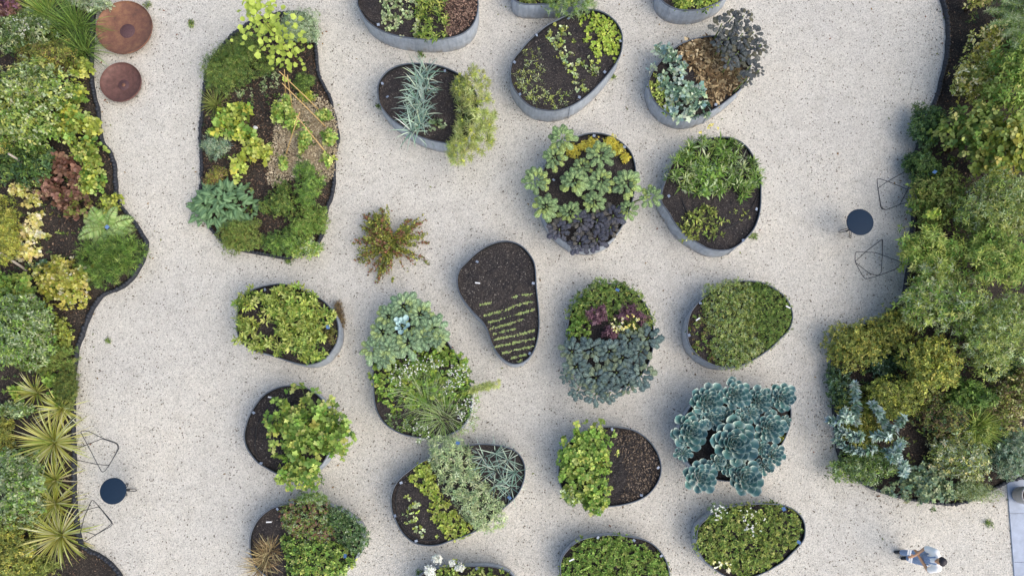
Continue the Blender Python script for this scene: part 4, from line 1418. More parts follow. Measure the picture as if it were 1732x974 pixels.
for poly, lb, nf in [(Z10([(240, 560), (280, 480), (380, 440), (520, 430), (560, 480), (460, 520), (340, 560), (300, 610), (250, 600)]), 'white flower drift nearest the pale kale', 260),
                     (Z10([(560, 590), (600, 490), (660, 470), (710, 490), (690, 570), (620, 640), (560, 650)]), 'white flower drift on the side of the kidney planter', 230),
                     (Z10([(640, 700), (720, 640), (760, 660), (755, 760), (730, 850), (660, 880), (640, 800)]), 'white flower drift at the lower corner overhanging the gravel', 230),
                     (Z10([(380, 830), (450, 820), (480, 880), (460, 930), (400, 930)]), 'small white flower drift at the low tip of the planter', 90)]:
    mat_bed('white_flowers', lb, 'flowers', poly, .42, 'lance', .08, .22, ['fresh', 'sage', 'mid'], 7, .8, K, gaps=.1, flowers=('white', int(nf * .3), .024, poly), group='white flower drifts', spread=(10, 70))
feathery('dill_plume', 'single feathery plume leaning out towards the kidney planter', 'dill', Z10([(690, 620), (760, 590), (840, 565), (890, 560), (880, 600), (800, 620), (730, 640)]), .5, 'dill', key=K, n=90, per=20, nl=.08, base=Z10([(620, 650)])[0])

# kidney planter seedlings
K = 'kidney'
rows = [[(240, 492), (320, 475)], [(440, 442), (580, 415)], [(260, 562), (410, 525), (450, 503), (590, 465)], [(300, 605), (420, 570), (600, 520)], [(310, 645), (450, 610), (540, 580)], [(330, 682), (480, 645)],
        [(325, 722), (440, 695), (530, 678), (605, 655)], [(330, 770), (460, 740), (605, 712)], [(388, 806), (590, 762)], [(440, 842), (545, 815)], [(490, 866), (520, 852)]]
ordn = ['first', 'second', 'third', 'fourth', 'fifth', 'sixth', 'seventh', 'eighth', 'ninth', 'tenth', 'last']
for i, r_ in enumerate(rows):
    pts = np.array([px(*p, .53) for p in Z11(r_)])
    s = np.concatenate([[0], np.cumsum(np.linalg.norm(np.diff(pts, axis=0), axis=1))])
    n = int(s[-1] * 120)
    u = rng.uniform(0, s[-1], n)
    dn = np.interp(u / s[-1], np.linspace(0, 1, 9), rng.uniform(.15, 1.3, 9))
    u = u[rng.random(n) < dn]
    C = np.stack([np.interp(u, s, pts[:, a]) for a in range(3)], 1)
    C[:, :2] += rng.normal(0, .010, (len(u), 2))
    root = empty('seedling_row', tuple(C.mean(0) if len(C) else pts[0]), f'{ordn[i]} fine seedling stripe counted from the bare end of the kidney planter', 'seedlings', 'fine seedling stripes')
    LS = Leaves()
    clumps_to_leaves(LS, C, np.tile([0, 0, 1.], (len(C), 1)) + rng.normal(0, .2, (len(C), 3)), .01, 4, 'round', .030, .7, 'seedling', spread=(40, 85))
    tag(LS.build('foliage', M['leaf'], root, root.location), kind='stuff')

# slate kale, purple herbs
K = 'slate'
mat_bed('herb_thicket', 'mixed green herb thicket above the purple leaves in the slate kale planter', 'herbs', Z12([(175, 330), (190, 240), (270, 140), (350, 90), (430, 85), (560, 110), (640, 180), (710, 300), (715, 400), (620, 420), (480, 330), (330, 330), (250, 340)]), .4, 'lance', .06, .45, ['olivegreen', 'dark', 'mid'], 8, 2.2, K, rough=.6)
mat_bed('parsley_patch', 'fresh green leafy patch between slate kale and purple leaves', 'herbs', Z12([(160, 400), (210, 270), (290, 310), (320, 420), (300, 470), (200, 490), (155, 480)]), .33, 'lobed', .06, .85, ['fresh', 'mid'], 7, 2.0, K)
for a, b, rr, lb in [(350, 320, (20, 14), 'purple-leaved herb nearest the fresh green patch'), (560, 310, (22, 16), 'purple-leaved herb among yellow button flowers'), (430, 435, (14, 12), 'small magenta herb touching the slate kale'), (640, 350, (12, 10), 'purple-leaved herb at the rim facing the herb carpet')]:
    shrub('purple_herb', lb, 'herb', Z12([(a, b)])[0], rr, .42, 'lance', .07, .4, 'purple', 8, planter_key=K, cover=1.8, woody=False, group='purple-leaved herbs', flat=.6)
mat_bed('button_flowers', 'pale yellow button flowers among purple-leaved herbs', 'flowers', Z12([(440, 360), (580, 320), (640, 380), (600, 430), (480, 450)]), .38, 'lance', .05, .4, ['mid', 'sage'], 6, .8, K, flowers=('cream', 26, .05, Z12([(440, 360), (580, 320), (640, 380), (600, 430), (480, 450)])))
sl_labels = ['at the rim facing the fresh green patch', 'below the fresh green patch', 'under the small magenta herb', 'highest on the side of the herb carpet planter', 'second down on the herb carpet side', 'at the far corner of its planter', 'in the middle of the slate group', 'low in the middle', 'at the lowest edge', 'at the lower outer corner', 'on the outer side, third down', 'second lowest on the celery side', 'between the middle and the rim', 'beneath the button flowers', 'just above the lowest edge', 'half-hidden below its larger neighbours']
for (a, b, r), lb in zip([(185, 560, 92), (320, 545, 95), (430, 560, 98), (690, 470, 105), (640, 560, 85), (645, 710, 108), (345, 735, 120), (480, 700, 95), (350, 840, 95), (230, 810, 80), (215, 660, 100), (560, 780, 75), (520, 600, 100), (570, 480, 80), (440, 830, 80), (150, 720, 50)], sl_labels):
    rosette('slate_kale', 'slate blue kale ' + lb, 'kale', 'slate', Z12([(a, b)])[0], r / 3.896, .42, n=22, key=K, group='slate blue kale', el=(-4, 62), tiers=.05)

# herb carpet
K = 'thyme'
mat_bed('thyme_carpet', 'olive-brown herb carpet across the middle of the carpet planter', 'herbs', Z13([(380, 170), (480, 140), (600, 100), (740, 150), (800, 300), (790, 480), (730, 620), (560, 580), (440, 560), (380, 440), (360, 300)]), .3, 'diamond', .045, .45, ['olivegreen', 'olive', 'mid', 'dill', 'greygreen'], 8, 2.6, K, rough=.6)
mat_bed('thyme_carpet', 'dark green herb carpet at the pointed end of the carpet planter', 'herbs', Z13([(700, 150), (800, 135), (880, 145), (980, 210), (1055, 300), (1082, 390), (1070, 480), (980, 590), (880, 670), (820, 560), (700, 480), (690, 300)]), .26, 'diamond', .04, .45, ['mid', 'olivegreen', 'dark', 'mid'], 8, 2.6, K, rough=.6)
mat_bed('thyme_carpet', 'mid green herb mound spilling over the lower rim of the carpet planter', 'herbs', Z13([(430, 600), (560, 570), (700, 590), (800, 580), (850, 680), (760, 770), (640, 840), (540, 836), (470, 800), (430, 700)]), .28, 'diamond', .045, .45, ['mid', 'greygreen', 'olivegreen', 'dill'], 8, 2.6, K, rough=.6)
mat_bed('marjoram_patch', 'sparse young herbs on the bare soil inside the curved rim', 'herbs', Z13([(230, 500), (290, 380), (380, 330), (400, 500), (440, 620), (430, 770), (340, 760), (260, 690)]), .14, 'ovate', .05, .6, ['olive', 'mid', 'brown'], 7, 1.3, K, gaps=.3)

# lovage
shrub('lovage', 'big bushy green lovage overhanging its planter', 'lovage', Z14([(600, 420)])[0], (64, 66), .9, 'lobed', .13, .85, ['fresh', 'mid', 'lime'], 7, planter_key='lovage', cover=2.2, woody=False, flat=.55, lobes=9, lobe_amp=.4, stems=18)
shrub('lovage', 'smaller yellow-green lovage growing below the big bushy one', 'lovage', Z14([(520, 760)])[0], (36, 30), .6, 'lobed', .11, .85, ['lime', 'fresh', 'mid'], 7, z0=.5, cover=2.0, woody=False, flat=.55, lobes=6, stems=10)

# herb thicket with dry grass
K = 'herbs'
mat_bed('herb_thicket', 'dark grey-green herb thicket along the rim of the dry grass planter', 'herbs', Z15([(900, 280), (1050, 300), (1180, 400), (1280, 500), (1300, 640), (1200, 760), (1080, 700), (960, 560), (880, 420)]), .4, 'ovate', .055, .5, ['deep', 'dark', 'greygreen'], 8, 2.4, K, rough=.5)
mat_bed('oregano_patch', 'purple-tinged herb patch in the middle of the dry grass planter', 'herbs', Z15([(440, 300), (600, 220), (760, 180), (900, 240), (900, 420), (960, 560), (860, 640), (700, 600), (520, 560), (430, 450)]), .42, 'ovate', .05, .55, ['olivegreen', 'greygreen', 'redbrown', 'mid'], 8, 2.4, K, rough=.6)
mat_bed('mint_patch', 'bright green mint patch at the bottom edge beside dry grass', 'herbs', Z15([(440, 580), (600, 620), (760, 640), (900, 650), (1080, 720), (1180, 800), (1060, 960), (850, 1030), (650, 1050), (500, 1000), (470, 800)]), .4, 'ovate', .06, .6, ['mid', 'fresh', 'dark', 'lime'], 8, 2.4, K, rough=.6)
shrub('tall_herb', 'leafy herb shoots rising above the rim below the lovage', 'herb', Z15([(740, 190)])[0], (26, 12), .3, 'ovate', .055, .5, ['mid', 'greygreen'], 8, z0=.6, cover=1.5, woody=False, root_z=.5)
for a, b, r in [(280, 800, 200), (230, 900, 190), (330, 720, 150)]:
    strappy('dry_grass', 'tuft of dry brown grass hanging over the rim at the bottom edge', 'grass', Z15([(a, b)])[0], r / 5.94, .3, 110, .011, ['straw', 'brown'], key=K, group='dry grass tufts', el=(0, 70), droop=.7, lean=(-.25, .1), mat='dry', rad=.1)

# sage planter
K = 'sage'
mat_bed('lettuce_row', 'dense lime leaf row alongside the sage band', 'lettuce', Z16([(215, 340), (240, 270), (310, 235), (350, 260), (370, 340), (400, 430), (470, 520), (540, 600), (600, 670), (540, 730), (440, 720), (390, 640), (340, 590), (330, 480), (280, 430)]), .18, 'round', .06, .75, ['lime', 'brightlime'], 7, 2.3, K)
mat_bed('sage_band', 'broad band of grey-green sage crossing its planter', 'sage', Z16([(330, 120), (400, 75), (490, 80), (560, 140), (610, 230), (680, 360), (740, 450), (800, 520), (825, 580), (790, 650), (720, 690), (640, 670), (560, 600), (480, 500), (420, 400), (360, 280)]), .45, 'lance', .095, .26, ['sage', 'greygreen', 'sage'], 10, 2.1, K, rough=.4, mat='matte', lump=.12)
for i, (a, b) in enumerate([(680, 200), (760, 180), (840, 220), (880, 300), (760, 290), (820, 380), (700, 260), (860, 400), (760, 380)]):
    strappy('leek', 'blue-green leek beyond the sage, ' + ['nearest the sage at the top', 'in the middle of the top rim', 'at the upper end rim', 'furthest out at the end rim', 'in the middle of the group', 'low in the middle', 'against the sage', 'lowest at the end rim', 'lowest against the sage'][i], 'leek', Z16([(a, b)])[0], 34, .4, 17, .020, 'leek', key=K, group='leeks beyond the sage', el=(0, 80), droop=.8, lean=(rng.normal(0, .3), rng.normal(0, .3)), mat='matte', rad=.02)
mat_bed('seedling_patch', 'scattered pale seedlings on bare soil at the end of the sage planter', 'seedlings', Z16([(180, 470), (240, 460), (290, 560), (250, 600), (340, 670), (400, 720), (330, 740), (240, 710), (160, 620)]), .08, 'round', .065, .75, ['sage', 'lime'], 6, 1.2, K, gaps=.5, lump=.09)

# celery
K = 'celery'
shrub('celery', 'yellow-green celery bush covering half of its planter', 'celery', Z17([(300, 290)])[0], (50, 58), .6, 'lobed', .09, .9, ['lime', 'fresh', 'mid'], 8, planter_key=K, cover=2.3, woody=False, flat=.5, lobes=10, lobe_amp=.45, stems=18)
shrub('celery', 'smaller celery plant hanging out over the gravel towards the leaf carpet', 'celery', Z17([(320, 545)])[0], (24, 24), .4, 'lobed', .085, .9, ['lime', 'fresh', 'mid'], 8, z0=.5, cover=2.0, woody=False, flat=.5, stems=8)
shrub('celery', 'pale celery plant at the outer rim of its planter', 'celery', Z17([(190, 500)])[0], (24, 18), .4, 'lobed', .085, .9, ['lime', 'sage', 'mid'], 8, z0=.5, cover=2.0, woody=False, flat=.5, stems=8)
scatter_chips(PLANTERS[K]['root'], Z17([(440, 130), (560, 140), (640, 195), (700, 300), (705, 370), (650, 470), (540, 540), (470, 540), (520, 400), (470, 260)]), .525, 1300, .045, ['#7b6d60', '#625548', '#8f8070', '#4a423c', '#38332f'], zj=.03)

# leaf carpets
mat_bed('leaf_carpet', 'solid carpet of mid green leaves at the bottom edge below the celery', 'leafy crop', Z17([(140, 960), (190, 850), (240, 775), (350, 765), (440, 742), (540, 765), (620, 810), (700, 850), (745, 930), (750, 1010), (690, 1085), (580, 1125), (450, 1135), (300, 1110), (200, 1060)]), .2, 'ovate', .06, .6, ['mid', 'fresh', 'olivegreen'], 8, 2.6, 'green_mat', rough=.5)
mat_bed('leaf_carpet', 'lime leaf carpet filling the planter below the succulents', 'leafy crop', Z19([(255, 560), (270, 470), (400, 380), (520, 270), (640, 230), (780, 215), (920, 215), (1050, 205), (1170, 240), (1270, 285), (1350, 370), (1375, 470), (1350, 560), (1260, 680), (1150, 790), (1000, 890), (860, 950), (700, 960), (600, 880), (480, 820), (330, 780), (270, 680)]), .22, 'ovate', .06, .6, ['lime', 'mid', 'olivegreen'], 8, 2.6, 'clover', rough=.5,
        flowers=('white', 30, .03, Z19([(700, 260), (850, 230), (960, 330), (980, 450), (880, 540), (740, 480)])))
mat_bed('white_flowers', 'loose white flower stalks hanging over the rim of the lime leaf planter', 'flowers', Z19([(370, 300), (450, 190), (540, 230), (620, 300), (640, 400), (480, 430), (400, 380)]), .35, 'lance', .06, .3, ['dark', 'mid'], 6, .7, 'clover', flowers=('white', 22, .03, Z19([(370, 300), (450, 190), (540, 230), (560, 330), (440, 380)])))
mat_bed('button_flowers', 'few large white flower heads by the bare corner of the lime leaf planter', 'flowers', Z19([(340, 780), (440, 800), (600, 820), (600, 900), (500, 920), (400, 860)]), .14, 'ovate', .04, .6, 'mid', 5, .4, 'clover', flowers=('cream', 9, .075, Z19([(340, 780), (440, 800), (600, 820), (600, 900), (500, 920), (400, 860)])))

# bottom edge mopheads
K = 'bottom'
mat_bed('leafy_patch', 'green leafy plants in the planter cut off at the bottom edge', 'plants', [(735, 962), (760, 950), (800, 962), (840, 963), (862, 985), (840, 1030), (780, 1040), (730, 1020)], .3, 'ovate', .085, .6, ['mid', 'lime', 'olive'], 7, 1.7, K, gaps=.1)
for a, b, r, lb in [(382, 862, 30, 'white mophead flower highest of the group at the bottom edge'), (475, 885, 22, 'small white mophead flower in the middle of the group'), (525, 915, 28, 'white mophead flower nearest the planter rim'), (330, 950, 40, 'large white mophead flower furthest out at the bottom edge')]:
    shrub('mophead_flower', lb, 'flower', Z16([(a, b)])[0], (r / 3.83, r / 3.83), .16, 'diamond', .035, .8, 'white', 6, z0=.78, cover=2.2, woody=False, mat='matte', group='white mophead flowers', stems=3, root_z=.5)

# succulents
su = ['at the upper outer shoulder', 'second along the top edge', 'third along the top edge', 'at the top corner near bare soil', 'largest but one, furthest out over the gravel', 'smallest, in the middle of the group', 'on the side of the bare soil, second down', 'largest, in the middle of the group', 'small, below the second one on the soil side', 'flattened, at the lower outer corner', 'large and open, lowest of all', 'partly hidden between middle and outer side', 'small, tucked at the corner by the rim', 'narrow, under the lowest large one', 'small filler low on the outer side', 'small filler between the middle and the second top one', 'small filler between the top ones on the soil side', 'small filler above the lowest large one', 'small filler at the lower outer rim', 'small filler right below the bare corner']
for (a, b, r), lb in zip([(345, 205, 135), (550, 160, 118), (735, 210, 110), (900, 185, 108), (215, 435, 150), (600, 350, 88), (810, 405, 125), (535, 520, 180), (835, 620, 95), (290, 780, 125), (620, 780, 150), (370, 330, 95), (925, 370, 50), (500, 690, 90), (160, 600, 70), (480, 330, 75), (660, 300, 70), (740, 560, 75), (420, 660, 70), (770, 700, 70)], su):
    rosette('succulent_rosette', 'blue-green succulent rosette ' + lb, 'succulent', 'succulent', ZS([(a, b)])[0], r / 4.427 * 1.2, .30 + .1 * rng.random() if r > 60 else .25, n=int(38 + 8 * rng.random()) if r > 100 else 30, key='succulents', group='blue-green succulents', el=(6 + 12 * rng.random(), 68), inner=.36, wf=1.5, base_r=.008, tiers=.07 + .05 * rng.random(), ring=.54, lean=(rng.normal(0, .03), rng.normal(0, .03)))
shrub('weedy_stonecrop', 'tiny yellow-green weeds between the succulents by the rim', 'weeds', ZS([(880, 470)])[0], (9, 14), .12, 'diamond', .03, .6, ['olivegreen', 'gold'], 7, planter_key='succulents', cover=1.2, woody=False)

# ------------------------------------------------------------------ island bed
ZA = lambda p: Z(300, 0, 4.06, p)
ZB = lambda p: Z(300, 220, 4.06, p)
# tall yellow-green vine-like shrub leaning over the top of the bed: big single leaves
b0 = np.array(px(506, 112, .1))
vine = empty('golden_hop', tuple(b0), 'tall yellow-green climber with large round leaves leaning over the island bed', 'climber')
top = np.array(px(432, 12, 2.2))
vp = []
for k in range(5):
    e = b0 + (top - b0) * (1.0 - .13 * k) + np.append(rng.normal(0, .16, 2), 0)
    vp.append(([b0, b0 * .5 + e * .5 + np.append(rng.normal(0, .08, 2), .1), e], [.014, .010, .004], 5))
join_tubes('stem', vp, M['bark'], vine, b0)
for i in range(280):
    t = rng.uniform(.22, 1.08)
    wd = .17 + .42 * math.sin(math.pi * min(1, t * .9))
    P = b0 + (top - b0) * t + np.array([rng.normal(0, wd * .55), rng.normal(0, wd * .55), rng.normal(0, .14)])
    ph = rng.uniform(0, 6.28)
    D = np.array([math.cos(ph), math.sin(ph), rng.normal(-.2, .25)])
    leaf_object(vine, LEAFM['vine'][i % 4], P, D, np.array([rng.normal(0, .3), rng.normal(0, .3), 1.]), (q := rng.uniform(.06, .14)), q * 1.1)

SPREAD = 1.36
shrub('lavender', 'grey-leaved lavender at the top corner of the island bed', 'lavender', (503, 42), (31, 30), .5, 'lance', .05, .25, ['silver', 'greygreen', 'greygreen'], 9, cover=2.0, mat='matte')
shrub('rosemary', 'rounded dark green rosemary below the climber', 'rosemary', (402, 108), (52, 44), .55, 'lance', .06, .22, ['mid', 'dark', 'olivegreen'], 12, cover=2.4)
mat_bed('rosette_patch', 'scattered grey-green rosettes between rosemary and canes', 'plants', ZA([(330, 590), (520, 600), (560, 480), (680, 480), (700, 560), (560, 640), (400, 660), (330, 640)]), .12, 'ovate', .05, .5, ['greygreen', 'sage'], 7, .9, gaps=.35)
shrub('thyme_mound', 'fine dark green mound between the canes and the edging', 'herb', ZA([(870, 570)])[0], (17, 13), .3, 'needle', .06, .2, ['dark', 'mid'], 12, cover=2.2)
shrub('marigold_patch', 'small yellow-green plant below the fine dark mound', 'plant', ZA([(890, 660)])[0], (12, 11), .25, 'ovate', .05, .6, ['yellowlime', 'mid'], 7, cover=1.6)
strappy('olive_grass', 'short olive grass tuft against the outer edging of the island bed', 'grass', ZA([(255, 710)])[0], 24, .3, 110, .013, ['olive', 'olivegreen'], el=(10, 80), rad=.1)
for nm, lb, c, r in [('squash', 'lime squash plant next to the olive grass tuft', (375, 212), (24, 22)), ('squash', 'lime squash plant nearest the top of its drift', (405, 190), (22, 14)), ('squash', 'lime squash plant in the middle of its drift', (412, 225), (26, 20)), ('squash', 'bright lime squash plant beside the straw mulch', (437, 250), (20, 26)), ('squash', 'yellowing squash plant at the low end of its drift', (404, 280), (14, 20))]:
    shrub(nm, lb, 'squash', c, r, .35, 'lobed', .13, .95, ['yellowlime', 'lime'] if 'yellow' in lb or 'bright' in lb else ['lime', 'fresh', 'yellowlime'], 5, cover=1.6, woody=False, group='lime squash plants', stems=6)
shrub('artemisia', 'silvery feathery plant at the outer edge beside the squash', 'plant', (365, 248), (22, 17), .3, 'lance', .07, .2, ['silver', 'bluegreen', 'greygreen'], 9, cover=1.4, woody=False)
strappy('blue_oat_grass', 'small blue-green grass tuft among the squash leaves', 'grass', (381, 243), 14, .3, 40, .010, 'blue', el=(20, 85))
shrub('gold_marjoram', 'small gold and green mound above the large-leaved comfrey', 'herb', ZB([(275, 320)])[0], (20, 15), .25, 'lance', .06, .35, ['gold', 'olive', 'redbrown'], 8, cover=1.9, woody=False)
# comfrey with single large leaves
cf = np.array(px(378, 348, .25))
comf = empty('comfrey', (cf[0], cf[1], .1), 'large-leaved blue-green comfrey bulging over the outer edging', 'comfrey')
for i in range(290):
    a = rng.uniform(0, 6.28)
    f = rng.random() ** .55
    rr = np.array([.80 * f * math.cos(a), .58 * f * math.sin(a)])
    P = np.array([cf[0] + rr[0], cf[1] + rr[1], .16 + .5 * (1 - f * f) * rng.uniform(.35, 1)])
    ph = a + rng.normal(0, 1.15)
    el_ = rng.uniform(-.2, .6)
    D = np.array([math.cos(ph), math.sin(ph), el_])
    L = rng.uniform(.12, .25)
    leaf_object(comf, LEAFM['comfrey'][i % 4], P, D, np.array([rng.normal(0, .3), rng.normal(0, .3), 1.]), L, L * rng.uniform(1.0, 1.45))
join_tubes('stem', [([np.array([cf[0], cf[1], .09]), np.array([cf[0] + rng.normal(0, .3), cf[1] + rng.normal(0, .25), .42])], [.012, .006], 5) for _ in range(9)], M['stem'], comf, comf.location)
shrub('santolina', 'olive green mound at the low tip next to the comfrey', 'shrub', ZB([(430, 735)])[0], (32, 28), .45, 'lance', .055, .3, ['olivegreen', 'mid', 'olive'], 10, cover=2.3)
shrub('box_mound', 'dark green mound in the lower middle of the island bed', 'shrub', ZB([(700, 490)])[0], (26, 28), .45, 'ovate', .045, .5, ['dark', 'olivegreen', 'mid'], 10, cover=2.3)
shrub('conifer', 'bright green feathery conifer below the straw mulch', 'conifer', ZB([(895, 375)])[0], (23, 30), .7, 'needle', .09, .22, ['fresh', 'dark', 'mid'], 14, cover=2.3)
shrub('hebe', 'olive green bush between feathery conifer and edging', 'shrub', ZB([(890, 620)])[0], (28, 28), .5, 'lance', .05, .4, ['olivegreen', 'mid', 'fresh'], 10, cover=2.3)
shrub('sedum_bush', 'broad green bush at the low end of the island bed', 'shrub', ZB([(725, 770)])[0], (27, 27), .5, 'lance', .05, .4, ['mid', 'fresh', 'dark'], 10, cover=2.3)
shrub('mint', 'pale green mint spilling over the edging at the lowest corner', 'mint', ZB([(890, 810)])[0], (23, 19), .4, 'ovate', .055, .6, ['fresh', 'sage', 'lime'], 8, cover=2.1, woody=False)
# straw mulch around the beans
sp = [(482, 168), (520, 168), (548, 175), (562, 196), (567, 225), (565, 255), (560, 290), (545, 305), (520, 290), (496, 300), (470, 312), (456, 298), (462, 260), (468, 220), (470, 190)]
sloop = closed_curve(w2(sp, .12), 70)
V, F = ring_surface(sloop.mean(0) + (sloop - sloop.mean(0)) * (.82 + .1 * wnoise(sloop, .3, 21))[:, None], lambda P: .135 + .012 * wnoise(P, .1, 5) + .02 * wnoise(P, .5, 6), 18)
smul = tag(link('straw_mulch', mesh('straw_mulch', V, F, True), M['straw_base']), 'patch of pale straw mulch around the bean canes', 'mulch', kind='stuff')
scatter_chips(smul, None, .135, 6500, .055, ['#c2b499', '#a99b83', '#d2c6ac', '#94866c', '#b7a98e'], name='straw', origin=(0, 0, 0), poly=sloop.mean(0) + (sloop - sloop.mean(0)) * 1.08, zj=.045)
for c, r, hh, lb in [((481, 182), (13, 20), .8, 'tall climbing bean at the top of the straw mulch'), ((493, 208), (9, 15), .6, 'climbing bean in the middle of the cane tripod'), ((516, 238), (10, 22), .5, 'narrow climbing bean standing alone in the straw'), ((549, 198), (14, 9), .4, 'bean plant at the foot of the longest cane'), ((553, 232), (11, 15), .4, 'bean plant beside the edging in the straw'), ((481, 275), (7, 12), .3, 'small bean plant at the lowest cane foot'), ((554, 270), (10, 9), .3, 'pale bean plant at the low corner of the straw'), ((470, 200), (8, 16), .5, 'slender bean plant at the outer margin of the straw')]:
    shrub('bean_plant', lb, 'bean plant', c, r, hh, 'ovate', .09, .8, ['lime', 'fresh'], 6, cover=1.3, woody=False, group='bean plants', z0=.13, stems=4)
SPREAD = 1.24
# bamboo canes: feet on the straw, heads leaning together about two metres up
for (fx, fy), (tx, ty), zt, lb in [((547, 194), (472, 121), 2.0, 'bamboo cane reaching furthest towards the edging'), ((556, 220), (477, 141), 1.75, 'bamboo cane whose foot stands beside the edging bean'), ((559, 268), (500, 195), 1.4, 'bamboo cane slanting down to the low corner of the straw'), ((482, 267), (507, 190), 1.45, 'bamboo cane leaning the other way to the lowest bean'), ((484, 170), (481, 118), 1.6, 'short bamboo cane above the tall bean'), ((497, 200), (486, 127), 1.6, 'thin bamboo cane crossing the longest one'), ((502, 111), (485, 80), .9, 'short bamboo cane standing by the climber')]:
    a, b = np.array(px(fx, fy, .02)), np.array(px(tx, ty, zt))
    root = empty('bamboo_cane', tuple(a), lb, 'cane', 'bamboo bean canes')
    n = 9
    pts = np.array([a + (b - a) * t for t in np.linspace(0, 1, n)])
    pts[:, 2] += 0.02 * np.sin(np.linspace(0, math.pi, n))
    join_tubes('pole', [(pts, np.linspace(.016, .011, n), 7)], M['cane'], root, a)
    for t in (.2, .42, .63, .83):
        q = a + (b - a) * t + np.array([0, 0, .02 * math.sin(math.pi * t)])
        d = (b - a) / np.linalg.norm(b - a)
        join_tubes('node', [(np.array([q - d * .007, q, q + d * .007]), [.014, .019, .014], 7)], M['cane'], root, a)

bm = bmesh.new()
bmesh.ops.create_icosphere(bm, subdivisions=2, radius=.05)
for v in bm.verts:
    v.co = Vector((v.co.x * 1.3, v.co.y, v.co.z * .7)) * (1 + .12 * math.sin(v.co.x * 60 + v.co.y * 80))
me = bpy.data.meshes.new('white_stone')
bm.to_mesh(me)
bm.free()
tag(link('white_stone', me, M['tag_white'], None, tuple(px(432, 216, .16))), 'single white stone lying among the squash leaves', 'stone')

# ------------------------------------------------------------------ lone shrub on the gravel
arching('barberry', 'open red and olive shrub growing alone on the gravel', 'shrub', (660, 400), 56, .7, 170, .06, .6, ['olive', 'gold', 'olivegreen', 'olive'], ['rust', 'redbrown', 'olive'], base=(664, 414), per=22, el=(14, 85), clump=3, dirs=[140, 125, 155, 150, 175, 195, 130, 115, 165, 240, 265, 25, 40, 20, 330])
shrub('low_offshoot', 'small green offshoot below the red and olive shrub', 'shrub', (645, 458), (6, 12), .15, 'diamond', .04, .6, 'olive', 6, z0=.01, cover=1.4, rot=-15)

# ------------------------------------------------------------------ border behind the rusty bowls
SPREAD = 1.42
TONE = .9
strappy('daylily', 'long-bladed green grass clump at the top of the border', 'grass', (72, 18), 50, .6, 240, .018, ['mid', 'fresh', 'lime'], el=(15, 82), rad=.2)
strappy('daylily', 'dense fine green grass mound beside the large rusty bowl', 'grass', (122, 42), 46, .5, 330, .014, ['mid', 'fresh', 'dark'], el=(15, 85), rad=.28)
strappy('daylily', 'fine green grass mound below the dense one, between bowl and mulch', 'grass', (138, 82), 36, .4, 240, .013, ['mid', 'dark', 'fresh'], el=(15, 85), rad=.2)
shrub('pale_shrub', 'pale silvery shrub touching the large rusty bowl at the top', 'shrub', (154, 4), (28, 14), .4, 'ovate', .07, .5, ['silver', 'sage'], 8, cover=2.0)
shrub('smoke_bush', 'dark purple-brown bush in the top corner', 'shrub', (8, 14), (24, 24), .8, 'round', .08, .8, ['redbrown', 'purple'], 7, cover=2.0)
shrub('phlox', 'green bush with white flower specks in the top corner border', 'shrub', (48, 58), (46, 30), .7, 'ovate', .07, .5, ['mid', 'greygreen', 'sage', 'dark'], 8, cover=2.1)
shrub('white_bloom', 'sprinkle of white blooms on the corner bush', 'flowers', (38, 44), (30, 16), .25, 'diamond', .04, .8, ['white', 'sage'], 5, z0=.55, cover=.25, woody=False, root_z=.1)
shrub('spiraea', 'brownish small-leaved bush with yellow leaves above the mulch', 'shrub', (72, 98), (46, 32), .6, 'lance', .06, .4, ['olive', 'gold', 'brown', 'olivegreen'], 8, cover=1.7)
shrub('viburnum', 'large light green bush with small rounded leaves', 'shrub', (40, 172), (62, 66), 1.2, 'ovate', .085, .6, ['lime', 'mid', 'sage'], 8, cover=2.2, lobes=9)
shrub('viburnum', 'darker green bush filling in below the large light green one', 'shrub', (30, 232), (52, 28), .8, 'ovate', .08, .55, ['mid', 'dark', 'fresh'], 8, cover=2.1)
shrub('currant', 'yellow-green lobed-leaf bush next to the small rusty bowl', 'shrub', (141, 118), (14, 15), .5, 'lobed', .11, .9, ['lime', 'yellowlime'], 5, cover=1.4, lobes=5)
shrub('currant', 'yellow-green lobed-leaf bush level with the gap below the small bowl', 'shrub', (130, 155), (13, 18), .5, 'lobed', .11, .9, ['lime', 'yellowlime', 'fresh'], 5, cover=1.5)
shrub('currant', 'wide yellow-green lobed-leaf bush along the edging', 'shrub', (122, 206), (30, 25), .6, 'lobed', .11, .9, ['yellowlime', 'lime', 'fresh'], 5, cover=1.7)
shrub('currant', 'small yellow-green bush overhanging the edging above the reddish leaves', 'shrub', (152, 218), (13, 20), .45, 'lobed', .10, .9, ['yellowlime', 'lime'], 5, cover=1.5)
shrub('spurge', 'creamy yellow plant at the picture edge above a grey stick', 'plant', (8, 246), (18, 18), .5, 'ovate', .07, .5, ['gold', 'cream', 'lime'], 7, cover=1.7)
shrub('dogwood', 'dark green bush around the upper grey stick', 'shrub', (42, 278), (46, 32), .6, 'ovate', .09, .55, ['dark', 'mid', 'deep'], 7, cover=1.7)
shrub('coral_bells', 'large reddish-brown leaved coral bells clump', 'perennial', (95, 300), (36, 34), .35, 'round', .11, .95, 'redbrown', 6, cover=1.7, woody=False, z0=.12)
shrub('coral_bells', 'smaller reddish-brown coral bells clump next to the fern', 'perennial', (128, 340), (28, 22), .32, 'round', .11, .95, ['redbrown', 'redbrown', 'olive'], 6, cover=1.7, woody=False, z0=.12)
shrub('hydrangea', 'light green round-leaved bush against the edging above the fern', 'shrub', (146, 262), (25, 20), .5, 'round', .10, .9, ['lime', 'fresh', 'yellowlime'], 6, cover=1.8)
